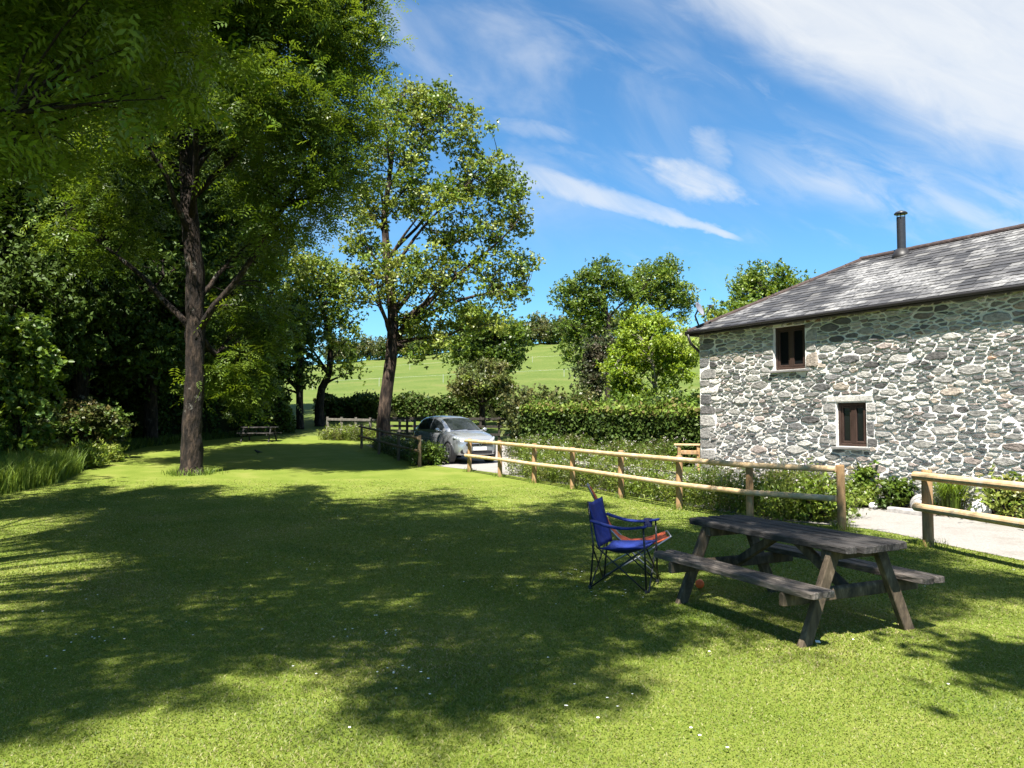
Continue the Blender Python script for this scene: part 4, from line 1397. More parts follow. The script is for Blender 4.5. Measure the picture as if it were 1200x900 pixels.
def ridge_tiles(a, b_, n_, r=.10):
    a, b_ = Vector(a), Vector(b_)
    t = (b_ - a) / n_
    for i in range(n_):
        p0, p1 = a + t * i, a + t * (i + .985)
        d = t.normalized(); sd = d.cross(Vector((0, 0, 1))).normalized(); u = sd.cross(d)
        rings = []
        for P_, rr_ in ((p0, r * 1.06), (p1, r)):
            rings.append([P_ + sd * math.cos(ang_) * rr_ * 1.15 + u * (math.sin(ang_) * rr_ * .75 - .03) for ang_ in np.linspace(-.25, math.pi + .25, 9)])
        k0 = len(ht.v); ht.loft(rings, closed=True)


ridge_tiles(BP(-OV, -OV, EZ + .02), BP(RIDGE_W, RIDGE_W, RIDGE_Z + .02), 10, .085)
ridge_tiles(BP(-OV, BDEP + OV, EZ + .02), BP(RIDGE_W, RIDGE_W, RIDGE_Z + .02), 10, .085)
ridge_tiles(BP(RIDGE_W - .05, RIDGE_W, RIDGE_Z + .02), BP(BLEN + OV, RIDGE_W, RIDGE_Z + .02), 24, .095)
h_ = ht.build('ridge_tiles', M['hip_tile'], smooth=False); h_.data.transform(Matrix.Translation(-BC)); h_.parent = roof
gu = MB()
pts_ = [BP(s, -OV - .03, EZ - .035) for s in np.linspace(-OV - .05, BLEN + OV, 12)]
gu.tube(pts_, .036, 10)
gu.beam(BP(-OV, -OV + .03, EZ - .10), BP(BLEN + OV, -OV + .03, EZ - .05), .035, .05)
gu.tube([BP(-OV - .055, -OV, EZ - .055), BP(-OV - .055, BDEP + OV, EZ - .055)], .06, 8)
to_barn(gu.build('gutter', M['gutter'], smooth=True))
dp = MB()
dp.tube([BP(-.15, -OV - .05, EZ - .08), BP(-.13, -OV + .02, EZ - .3), BP(-.09, .14, EZ - .55), BP(-.09, .16, EZ - .8), BP(-.09, .16, -.02)], .034, 10)
to_barn(dp.build('downpipe', M['gutter'], smooth=True))
# stove pipe through the roof
fl = MB(); fb = BP(3.80, RIDGE_W - .22, 0)
fz0, fz1 = RIDGE_Z - .22, 6.22
fl.tube([fb + Vector((0, 0, fz0)), fb + Vector((0, 0, fz0 + .02)), fb + Vector((0, 0, fz1))], [.092, .092, .092], 20)
fo = to_barn(fl.build('flue', M['flue'], smooth=False))
fc = MB()
fc.tube([fb + Vector((0, 0, fz1 + .07)), fb + Vector((0, 0, fz1 + .085)), fb + Vector((0, 0, fz1 + .12)), fb + Vector((0, 0, fz1 + .15))], [.138, .142, .11, .03], 20)
for a in range(3):
    q = Vector((math.cos(a * 2.1) * .09, math.sin(a * 2.1) * .09, 0))
    fc.tube([fb + q + Vector((0, 0, fz1 - .05)), fb + q + Vector((0, 0, fz1 + .08))], .01, 6)
co = fc.build('cap', M['flue'], smooth=True); co.data.transform(Matrix.Translation(-BC)); co.parent = fo
fs_ = MB()
fs_.tube([fb + Vector((0, 0, fz0 - .05)), fb + Vector((0, 0, fz0 + .10)), fb + Vector((0, 0, fz0 + .22))], [.24, .19, .12], 20)
co = fs_.build('flashing', M['gutter'], smooth=True); co.data.transform(Matrix.Translation(-BC)); co.parent = fo

# satellite dish on the corner
dpos = BP(.14, -.16, 4.40)
dish = empty('satellite_dish', tuple(dpos))
tag(dish, 'small grey satellite dish on a bracket at the barn roof corner', 'satellite dish')
ax = Vector((.66, -.56, .38)).normalized(); sx_ = ax.cross(Vector((0, 0, 1))).normalized(); sy_ = sx_.cross(ax)
db = MB(); rings = []
for rr_ in (.02, .07, .12, .16, .185): rings.append([ax * (rr_ * rr_ * 1.6) + sx_ * math.cos(a) * rr_ * .9 + sy_ * math.sin(a) * rr_ for a in np.linspace(0, 2 * math.pi, 24, endpoint=False)])
for rr_ in (.185, .12, .02): rings.append([ax * (rr_ * rr_ * 1.6 - .012) + sx_ * math.cos(a) * rr_ * .9 + sy_ * math.sin(a) * rr_ for a in np.linspace(0, 2 * math.pi, 24, endpoint=False)])
db.loft(rings)
M['dish'] = plain_mat('dish', (.17, .18, .215), .6)
db.build('reflector', M['dish'], dish, smooth=True)
db = MB(); db.tube([-ax * .01 + sy_ * -.2, ax * .12 - sy_ * .22, ax * .30 - sy_ * .10], .012, 8); db.box(ax * .31 - sy_ * .08, (.06, .06, .08)); db.build('feed_arm', M['gutter'], dish)
db = MB(); db.tube([-ax * .01, -ax * .10 + Vector((0, 0, -.10)), Vector((.05, .12, -.42)), Vector((.08, .16, -.56))], .022, 8); db.build('bracket', M['gutter'], dish)

# planted strip at the foot of the barn wall
mb = MB()
q = []
for i in range(27):
    s = -.2 + i * .5
    w0 = -.42 - .10 * math.sin(i * 1.7)
    q.append((BP(s, -.0, 0), BP(s, w0 * .5, 0), BP(s, w0, 0)))
Vv = []
for r in q:
    for k_, v in enumerate(r): Vv.append((v.x, v.y, zf(v.x, v.y) + (.075, .06, .012)[k_]))
Ff = [(i * 3 + j, i * 3 + j + 1, i * 3 + j + 4, i * 3 + j + 3) for i in range(26) for j in range(2)]
tag(np_mesh('planting_bed', Vv, Ff, M['soil'], smooth=True), 'narrow strip of bare brown soil at the foot of the barn wall', 'planting bed', kind='structure')


def wall_plant(name, s, w, lab, lobes, n, per, spread, size, cols, seed, cat='plant', **kw):
    P_ = BP(s, w, 0); P_.z = zf(P_.x, P_.y) + .03
    return shrub(name, lab, cat, P_, lobes, n, per, spread, size, cols, seed, stems=5, **kw)


wall_plant('wall_shrub', 3.2, -.35, 'spreading light green shrub under the lower window of the barn', [(0, 0, .3, .45, .3, .3), (-.4, .2, .25, .3, .25, .22), (.4, -.35, .28, .3, .3, .22)], 70, 45, .10, .08, G_DULL + G_LIGHT[:2], 201)
wall_plant('climbing_shrub', 4.55, -.14, 'taller dark shrub climbing the barn wall right of the lower window', [(0, 0, .35, .28, .2, .35), (.12, -.1, .62, .14, .12, .25), (-.2, .1, .2, .22, .16, .2)], 48, 26, .10, .09, G_MID, 202)
wall_plant('low_wall_herb', 4.75, -.48, 'low bright herb at the edge of the bed in front of the climbing shrub', [(0, 0, .15, .25, .2, .16)], 30, 45, .07, .06, G_LIGHT, 203, up=.2)
wall_plant('dark_wall_herb', 5.35, -.22, 'dark low herb by the barn wall just left of the near fence end', [(0, 0, .28, .28, .22, .28)], 34, 45, .08, .08, G_DARK + G_MID, 204)
P_ = BP(6.35, -.22, 0); P_.z = zf(P_.x, P_.y) + .03
rng = np.random.default_rng(205)
sp = empty('strappy_plant', P_); tag(sp, 'dense clump of arching strap leaves against the barn wall behind the near fence', 'plant')
nb_ = 420
V2, F2 = [], []
for i in range(nb_):
    a = rng.random() * 6.283; r0 = abs(rng.normal()) * .10; ln = .35 + .4 * rng.random(); out_ = .12 + .38 * rng.random()
    d = np.array([math.cos(a), math.sin(a), 0]); sd = np.array([-d[1], d[0], 0]) * (.006 + .005 * rng.random())
    p0 = d * r0
    c = [p0, p0 + d * out_ * ln * .4 + np.array([0, 0, ln * .6]), p0 + d * out_ * ln + np.array([0, 0, ln * .85]), p0 + d * out_ * ln * 1.9 + np.array([0, 0, ln * (.85 - .3 * out_)])]
    b0 = len(V2)
    for j_, q in enumerate(c):
        wv = (1, 1, .7, .05)[j_]; V2 += [q - sd * wv, q + sd * wv]
    F2 += [(b0 + 2 * j_, b0 + 2 * j_ + 1, b0 + 2 * j_ + 3, b0 + 2 * j_ + 2) for j_ in range(3)]
t2 = np.repeat(np.array(G_MID)[rng.integers(0, 3, nb_)] * (.7 + .6 * rng.random((nb_, 1))), 8, 0)
np_mesh('leaves', V2, F2, M['leaf_thin'], sp, t2)
wall_plant('airy_wall_plant', 7.25, -.3, 'loose yellowish-green plant at the barn wall by the right edge', [(0, 0, .4, .35, .3, .4), (.35, -.3, .3, .3, .3, .3)], 50, 32, .12, .08, G_LIGHT + G_YEL, 206)
wall_plant('edge_wall_plant', 8.1, -.35, 'green bushy plant at the barn wall to the right of the airy yellowish plant', [(0, 0, .35, .4, .3, .35)], 50, 40, .10, .08, G_MID, 207)

M['rock'] = noise_mat('rock', [(.3, (.22, .21, .2)), (.7, (.42, .40, .38))], 8, rough=.9, bump=.8)
M['pale_rock'] = noise_mat('pale_rock', [(.3, (.55, .53, .5)), (.7, (.75, .73, .7))], 8, rough=.9, bump=.6)


def rock(name, pos, r, lab, seed, m):
    rng = np.random.default_rng(seed)
    mb = MB(); rings = []
    for i in range(7):
        th = math.pi * (i + .25) / 7
        rings.append([Vector((math.sin(th) * math.cos(a) * r[0], math.sin(th) * math.sin(a) * r[1], r[2] * (.55 - math.cos(th)))) * (1 + rng.normal() * .07) for a in np.linspace(0, 6.283, 10, endpoint=False)])
    mb.loft(rings)
    o = mb.build(name, m, smooth=False, subsurf=1)
    o.location = (pos.x, pos.y, zf(pos.x, pos.y) + .03)
    return tag(o, lab, 'stone')


rock('white_stone', BP(4.15, -.52, 0), (.12, .10, .09), 'rounded white stone at the edge of the bed below the lower window', 1, M['pale_rock'])
rock('pale_stone', BP(5.05, -.50, 0), (.09, .08, .07), 'smaller pale stone beside the low bright herb', 2, M['pale_rock'])
rock('grey_boulder', BP(5.85, -.30, 0), (.20, .15, .22), 'grey boulder against the barn wall behind the end post of the near fence', 3, M['rock'])
rock('wall_boulder', BP(6.95, -.25, 0), (.26, .18, .22), 'big light grey boulder at the wall foot right of the strap-leaved clump', 4, M['pale_rock'])
kb = MB(); kb.beam(BP(5.45, -.62, .05), BP(6.2, -.62, .05), .14, .12, n=4, jit=.008, rnd=rnd)
tag(kb.build('kerb_stone', M['rock'], bevel=.01), 'long grey kerb stone edging the bed beside the drive', 'kerb stone')

# ------------------------------------------------------------------ fences
M['rail_wood'] = noise_mat('rail_wood', [(.26, (.20, .12, .06)), (.36, (.38, .26, .135)), (.55, (.49, .35, .195)), (.75, (.60, .45, .27))], 9, (1, 1, 1), .8, .35, second=(3.0, (.44, .40, .33), .52, .74))
M['post_wood'] = noise_mat('post_wood', [(.28, (.12, .07, .035)), (.38, (.22, .13, .06)), (.55, (.33, .205, .10)), (.75, (.44, .30, .165))], 7, (2, 2, .5), .85, .4, second=(3.0, (.34, .29, .22), .55, .75))
M['old_wood'] = noise_mat('old_wood', [(.3, (.085, .058, .035)), (.6, (.16, .11, .065)), (.8, (.24, .18, .115))], 7, (2, 2, .5), .85, .4)
M['black_wood'] = noise_mat('black_wood', [(.3, (.012, .010, .008)), (.7, (.04, .033, .027))], 7, (2, 2, 1), .85, .3)
M['grey_wood'] = noise_mat('grey_wood', [(.3, (.06, .055, .048)), (.7, (.15, .14, .12))], 7, (2, 2, 1), .9, .4)


def rail_fence(name, lab, posts, h, rail_z, rail_r, post_r, mp, mr, off, ends=(0, 0), tops=None, seed=0, group=None):
    """round-post fence: rails run past the posts on the side OFF (a vector)"""
    rnd = random.Random(seed)
    root = empty(name, posts[0]); tag(root, lab, 'fence', group)
    o = Vector(posts[0])
    for i, p in enumerate(posts):
        mb = MB(); q = Vector(p) - o
        lean = Vector((rnd.uniform(-.015, .015), rnd.uniform(-.015, .015), 0))
        hh = h + rnd.uniform(-.02, .03)
        mb.tube([q + Vector((0, 0, -.1)), q + lean * .5 + Vector((0, 0, hh * .5)), q + lean + Vector((0, 0, hh - .02)), q + lean + Vector((0, 0, hh))], [post_r * 1.03, post_r, post_r * .98, post_r * .90], 14)
        mb.build('post', mp, root, smooth=False, bevel=0)
    for rz in rail_z:
        mb = MB()
        c = []
        for i, p in enumerate(posts):
            c.append(Vector(p) - o + off * (post_r + rail_r * .75) + Vector((0, 0, rz + rnd.uniform(-.012, .012))))
        d0 = (c[0] - c[1]).normalized(); d1 = (c[-1] - c[-2]).normalized()
        c[0] = c[0] + d0 * ends[0]; c[-1] = c[-1] + d1 * ends[1]
        fine = []
        for i in range(len(c) - 1):
            for t_ in (0, .33, .66): fine.append(c[i].lerp(c[i + 1], t_))
        fine.append(c[-1])
        mb.tube(fine, [rail_r * rnd.uniform(.96, 1.05) for _ in fine], 14)
        mb.build('rail', mr, root, smooth=False)
    return root


fdir = (fence_posts[-1] - fence_posts[0]).normalized()
foff = Vector((fdir.y, -fdir.x, 0)).normalized()
if foff.y > 0: foff = -foff          # towards the lawn
foff.z = 0
rail_fence('rail_fence', 'long pale two-rail fence of round poles between the lawn and the drive', fence_posts, 1.0, (.49, .93), .047, .062, M['post_wood'], M['rail_wood'], foff, (.06, -.02), seed=2)
far_near = Vector((6.02, 7.6, zf(6.02, 7.6))); fn2 = Vector((6.25, 5.0, 0))
rail_fence('rail_fence', 'near pale two-rail fence leaving the picture at the right edge', [post_gate, far_near, fn2], 1.0, (.52, .93), .055, .068, M['post_wood'], M['rail_wood'], Vector((-.97, -.15, 0)), (.09, .1), seed=5)
f3 = [ground(424, 529), ground(444, 533), ground(468, 540), ground(492, 546)]
f3[0] = Vector((at(424, 500, 32.5).x, 32.5, zf(-6, 32.5)))
f3[3] = Vector((at(492, 500, 24.6).x, 24.6, zf(-3, 24.6)))
f3[1] = f3[0].lerp(f3[3], .36); f3[2] = f3[0].lerp(f3[3], .70)
for p in f3: p.z = zf(p.x, p.y)
rail_fence('rail_fence', 'short weathered brown rail fence in front of the trunk, left of the parked car', f3, 1.02, (.52, .92), .042, .055, M['old_wood'], M['old_wood'], Vector((-.85, -.5, 0)), (.1, .1), seed=7)


def board_fence(name, lab, p0, p1, n, h, rails, m, pw=.11, rw=.11, top=False):
    root = empty(name, p0); tag(root, lab, 'fence')
    p0, p1 = Vector(p0), Vector(p1)
    P = [p0.lerp(p1, i / (n - 1)) for i in range(n)]
    for q in P: q.z = zf(q.x, q.y)
    for q in P:
        mb = MB(); mb.beam(q - p0 + Vector((0, 0, -.1)), q - p0 + Vector((0, 0, h)), pw, pw, up=(0, 1, 0)); mb.build('post', m, root)
    sd = Vector((0, -(pw / 2 + .02), 0))
    for rz in rails:
        mb = MB()
        for i in range(n - 1): mb.beam(P[i] - p0 + sd + Vector((0, 0, rz)), P[i + 1] - p0 + sd + Vector((0, 0, rz)), .035, rw)
        mb.build('rail', m, root)
    return root


a_, b_ = gbase(456, 36.4), gbase(607, 35.6)
board_fence('board_fence', 'dark three-rail board fence behind the parked car', a_, b_, 8, 1.18, (.35, .72, 1.08), M['black_wood'])
a_, b_ = gbase(384, 39.6), gbase(486, 38.2)
board_fence('grey_fence', 'weathered grey post and rail fence at the end of the lawn behind the flowering plants', a_, b_, 7, .98, (.35, .85), M['grey_wood'], .12, .12)
a_ = Vector((4.24, 19.55, 0)); b_ = Vector((4.70, 19.45, 0))
for q in (a_, b_): q.z = zf(q.x, q.y)
yr = MB()
root = empty('wooden_barrier', a_); tag(root, 'short new wooden barrier with a pale top board by the barn corner', 'barrier')
mb = MB(); mb.beam(Vector((0, 0, -.05)), Vector((0, 0, .97)), .075, .075, up=(0, 1, 0)); mb.build('post', M['post_wood'], root)
mb = MB(); mb.beam(b_ - a_ + Vector((0, 0, -.05)), b_ - a_ + Vector((0, 0, .97)), .075, .075, up=(0, 1, 0)); mb.build('post', M['post_wood'], root)
e_ = (b_ - a_).normalized()
mb = MB(); mb.beam(-e_ * .12 + Vector((0, 0, .992)), b_ - a_ + e_ * .06 + Vector((0, 0, .992)), .14, .04); mb.build('top_board', M['rail_wood'], root)
mb = MB(); mb.beam(Vector((0, -.055, .80)) + e_ * .03, b_ - a_ + Vector((0, -.055, .80)), .03, .10); mb.build('rail', M['post_wood'], root)

# electric fence tape on the hill: thin white posts and tape
M['white_post'] = plain_mat('white_post', (.36, .37, .33), .6)


def tape_fence(lab, a, b, n):
    a, b = Vector(a), Vector(b)
    root = empty('tape_fence', a); tag(root, lab, 'fence')
    P = [a.lerp(b, i / (n - 1)) for i in range(n)]
    for q in P: q.z = zf(q.x, q.y)
    mb = MB()
    for q in P:
        mb = MB(); mb.tube([q - a + Vector((0, 0, -.1)), q - a + Vector((0, 0, 1.15))], .03, 6); mb.build('post', M['white_post'], root)
    mb = MB()
    for i in range(n - 1):
        for z_ in (1.05,): mb.beam(P[i] - a + Vector((0, 0, z_)), P[i + 1] - a + Vector((0, 0, z_)), .012, .018)
    mb.build('tape', M['white_post'], root)


tape_fence('white tape fence running across the upper hill field', (-44, 150, 0), (52, 150, 0), 9)
tape_fence('white tape fence slanting across the lower hill field', (-26, 100, 0), (24, 112, 0), 7)

# low rubble wall along the drive, half hidden by weeds
lw0, lw1 = Vector((1.35, 20.0, 0)), Vector((4.0, 15.2, 0))
lw0.z = lw1.z = 0
lt = (lw1 - lw0).normalized(); ln_ = Vector((lt.y, -lt.x, 0)); ln_ = -ln_ if ln_.y < 0 else ln_
lwl = (lw1 - lw0).length
frame2 = lambda s, w, z: lw0 + lt * s + ln_ * w + Vector((0, 0, z + zf(lw0.x, lw0.y) * (1 - s / lwl)))
lw = empty('low_stone_wall', lw0); tag(lw, 'low rubble wall half hidden in weeds behind the long fence', 'wall')
mb = MB(); mb.beam(frame2(0, .21, .22), frame2(lwl, .21, .22), .4, .60); o = mb.build('wall_core', M['rock']); o.data.transform(Matrix.Translation(-lw0)); o.parent = lw
st = rubble(frame2, lwl, -.02, .58, [], 9, proud=.04, tries=2500); o = st.build('stonework', M['stone'], tint=True); o.data.transform(Matrix.Translation(-lw0)); o.parent = lw

# ------------------------------------------------------------------ weeds between fence and drive
rng = np.random.default_rng(303)


def weed_strip(name, lab, pts, wid, n, hmin, hmax, cols, seed, leaf=.07, flowers=.12, per=26):
    """tall mixed weeds in a strip along pts (stuff): stems with leaves and some pale flower heads"""
    rng = np.random.default_rng(seed)
    pts = np.array([(p[0], p[1]) for p in pts])
    sg = np.linalg.norm(np.diff(pts, axis=0), axis=1); cs = np.concatenate([[0], np.cumsum(sg)])
    t = rng.random(n) * cs[-1]
    x = np.interp(t, cs, pts[:, 0]); y = np.interp(t, cs, pts[:, 1])
    w = rng.random(n)
    dx = np.gradient(np.interp(np.linspace(0, cs[-1], 50), cs, pts[:, 0])); 
    d = unit(np.array([pts[-1] - pts[0]]))[0]; nn = np.array([-d[1], d[0]])
    if nn[0] < 0: nn = -nn
    x = x + nn[0] * w * wid; y = y + nn[1] * w * wid
    clump = .5 + .5 * np.sin(t * 2.3 + seed) * np.sin(t * .9 + w * 3)
    h = hmin + (hmax - hmin) * np.clip(.5 * clump + .6 * rng.random(n) * (.4 + .6 * np.minimum(1, w * 2.5)), 0, 1)
    B = np.stack([x, y, zt(x, y)], 1)
    lean = rng.normal(size=(n, 3)) * .18; lean[:, 2] = 1
    idx = np.repeat(np.arange(n), per)
    u = rng.random(len(idx)) ** .9
    P = B[idx] + lean[idx] * (h[idx] * u)[:, None] + rng.normal(size=(len(idx), 3)) * np.array([.05, .05, .02])
    P[:, 2] = np.maximum(P[:, 2], B[idx, 2] + .01)
    Vv, Fc, q = leaf_geo(P, leaf, rng, .3, 3.2, .0)
    tt = np.repeat(tints(cols, idx, len(idx), rng, .3), q, 0)
    # stems
    a = rng.random(n) * 6.283
    sd = np.stack([np.cos(a), np.sin(a), np.zeros(n)], 1) * .004
    top = B + lean * h[:, None]
    Vs = np.stack([B - sd, B + sd, top + sd * .5, top - sd * .5], 1).reshape(-1, 3)
    Fs = np.arange(4 * n).reshape(-1, 4) + len(Vv)
    ts = np.repeat(np.array(cols)[rng.integers(0, len(cols), n)], 4, 0)
    # flower heads: little pale discs of petals
    k = rng.random(n) < flowers
    m_ = int(k.sum())
    Pf = top[k][np.repeat(np.arange(m_), 7)] + rng.normal(size=(m_ * 7, 3)) * .02
    Vf, Ff, qf = leaf_geo(Pf, .03, rng, 1.5, 1.1, 0)
    tf = np.repeat(np.array([(.55, .53, .48), (.5, .42, .46), (.42, .42, .33)])[rng.integers(0, 3, m_ * 7)], qf, 0)
    Fcs = np.concatenate([Fc, Fs, Ff + len(Vv) + len(Vs)], 0)
    return tag(np_mesh(name, np.concatenate([Vv, Vs, Vf]), Fcs, M['leaf_thin'], None, np.concatenate([tt, ts, tf])), lab, 'weeds', kind='stuff')


fp = [p + Vector((.32, .10, 0)) for p in fence_posts]
weed_strip('fence_weeds', 'tall flowering weeds along the drive side of the long fence', [fp[1] + Vector((-.1, .5, 0))] + fp[2:-1] + [fence_posts[-1] + Vector((-.05, .75, 0))], 1.1, 2300, .15, 1.0, G_DULL + G_MID + G_LIGHT[:2] + G_YEL[:2], 1, per=22)
weed_strip('verge_weeds', 'weeds at the right edge behind the near fence', [(6.15, 8.9), (6.35, 7.6), (6.7, 5.5)], .8, 330, .15, .62, G_DULL + G_LIGHT[:2], 2)
weed_strip('lawn_end_weeds', 'flowering weeds at the end of the lawn before the grey fence', [at(372, 505, 37).to_2d(), at(440, 505, 36).to_2d()], 1.4, 420, .3, .8, G_LIGHT + G_DULL, 3, leaf=.10)
weed_strip('fence_foot_weeds', 'dark weeds behind the weathered brown fence', [f3[0].to_2d() + Vector((.35, .1)), f3[3].to_2d() + Vector((-.1, .4))], .9, 600, .2, .7, G_DARK + G_DULL, 4, leaf=.09)
weed_strip('far_bank_weeds', 'rank growth on the bank at the foot of the clipped hedge', [(-.3, 28.6), (4.4, 23.6)], 1.6, 1200, .3, .95, G_DULL + G_MID, 5, leaf=.10)
b = gbase(503, 25.2)
shrub('car_side_bush', 'dense dark green bush by the front wheel of the parked car', 'bush', b, px_lobes(b, 25.2, [(502, 530, 12, 13), (511, 537, 9, 8), (495, 534, 9, 11)]), 80, 50, .13, .08, G_MID + G_DARK, 310)
b = Vector((fence_posts[-2].x + 1.05, fence_posts[-2].y + .0, 0)); b.z = zf(b.x, b.y)
shrub('fence_bush', 'fresh green bush behind the last bay of the long fence', 'bush', b, [(0, 0, .38, .34, .3, .36), (.25, -.35, .3, .22, .22, .28)], 70, 34, .10, .07, G_LIGHT + G_MID[:1], 311)
b = Vector((fence_posts[-1].x - .45, fence_posts[-1].y + 1.5, 0)); b.z = zf(b.x, b.y)
shrub('fence_end_bush', 'leafy bush by the end post of the long fence', 'bush', b, [(0, 0, .30, .28, .3, .32)], 40, 34, .10, .07, G_MID + G_LIGHT[:1], 312)

# ------------------------------------------------------------------ parked car
M['car_paint'] = plain_mat('car_paint', (.37, .385, .41), .26, metal=.65, spec=.5, coat=1.0, var=.03)
M['car_glass'] = plain_mat('car_glass', (.014, .018, .02), .04, spec=.6, var=.02)
M['rubber'] = plain_mat('rubber', (.02, .02, .021), .8)
M['rim'] = plain_mat('rim', (.45, .46, .48), .3, metal=.8)
M['black_plastic'] = plain_mat('black_plastic', (.015, .015, .017), .5)
M['chrome'] = plain_mat('chrome', (.75, .76, .78), .15, metal=1.0, var=.02)
M['lamp_glass'] = plain_mat('lamp_glass', (.34, .36, .38), .10, spec=.6, coat=1.0, var=.04)
M['plate'] = plain_mat('plate', (.75, .75, .72), .5, var=.03)
cpos = gbase(531.5, 27.0); cpos.z = zf(cpos.x, cpos.y) + .02
car = empty('parked_car', cpos, math.radians(-58)); car.scale = (.93, .96, 1.04)
tag(car, 'silver hatchback parked on the drive behind the fences, facing the camera', 'car')
ST = [  # x, half width, z bottom, z top, crown
    (2.00, .52, .30, .60, .02), (1.96, .66, .24, .68, .03), (1.84, .77, .20, .76, .04), (1.60, .835, .19, .85, .05), (1.2, .86, .19, .94, .05), (.85, .868, .19, .985, .03),
    (.3, .87, .19, .97, .0), (-.4, .87, .19, .99, .0), (-1.1, .868, .19, 1.02, .0), (-1.6, .85, .20, 1.04, .0), (-1.86, .80, .25, 1.02, .0), (-1.98, .70, .32, .95, .0)]


def body_ring(x, w, zb, zt_, cr):
    half = [(0, zb), (w * .80, zb), (w * .95, zb + .07), (w, zb + (zt_ - zb) * .45), (w * .985, zb + (zt_ - zb) * .72), (w * .93, zt_ - .03), (w * .80, zt_ + cr * .5), (w * .4, zt_ + cr)]
    pts = [Vector((x, y, z)) for y, z in half] + [Vector((x, 0, zt_ + cr * 1.1))] + [Vector((x, -y, z)) for y, z in reversed(half[1:])]
    return pts


mb = MB(); mb.loft([body_ring(*s) for s in ST]); mb.build('body', M['car_paint'], car, smooth=True, subsurf=2)
CAB = [  # x, base half width, base z, roof z, top half width
    (1.02, .70, .93, .985, .66), (.80, .76, .93, 1.10, .645), (.45, .795, .93, 1.285, .615), (.12, .80, .93, 1.405, .595), (-.25, .80, .93, 1.465, .585), (-.7, .80, .93, 1.475, .58), (-1.2, .79, .93, 1.44, .57), (-1.55, .77, .93, 1.37, .56), (-1.78, .74, .93, 1.20, .60), (-1.93, .70, .93, 1.0, .64)]


def cab_half(s):
    x, wb, zb, zr, wt = s
    return [(wb, zb), (wb * .5 + wt * .5 + .03, zb * .45 + zr * .55 - .02), (wt + .012, zr - .055), (wt * .93, zr - .012), (wt * .6, zr + .012), (0, zr + .02)]


rings = []
for s in CAB:
    h = cab_half(s); rings.append([Vector((s[0], y, z)) for y, z in h] + [Vector((s[0], -y, z)) for y, z in reversed(h[:-1])])
mb = MB(); mb.loft(rings, closed=True); mb.build('cabin', M['car_paint'], car, smooth=True)


def cab_at(x):
    xs = [-s[0] for s in CAB]
    return [float(np.interp(-x, xs, [s[k] for s in CAB])) for k in range(1, 5)]


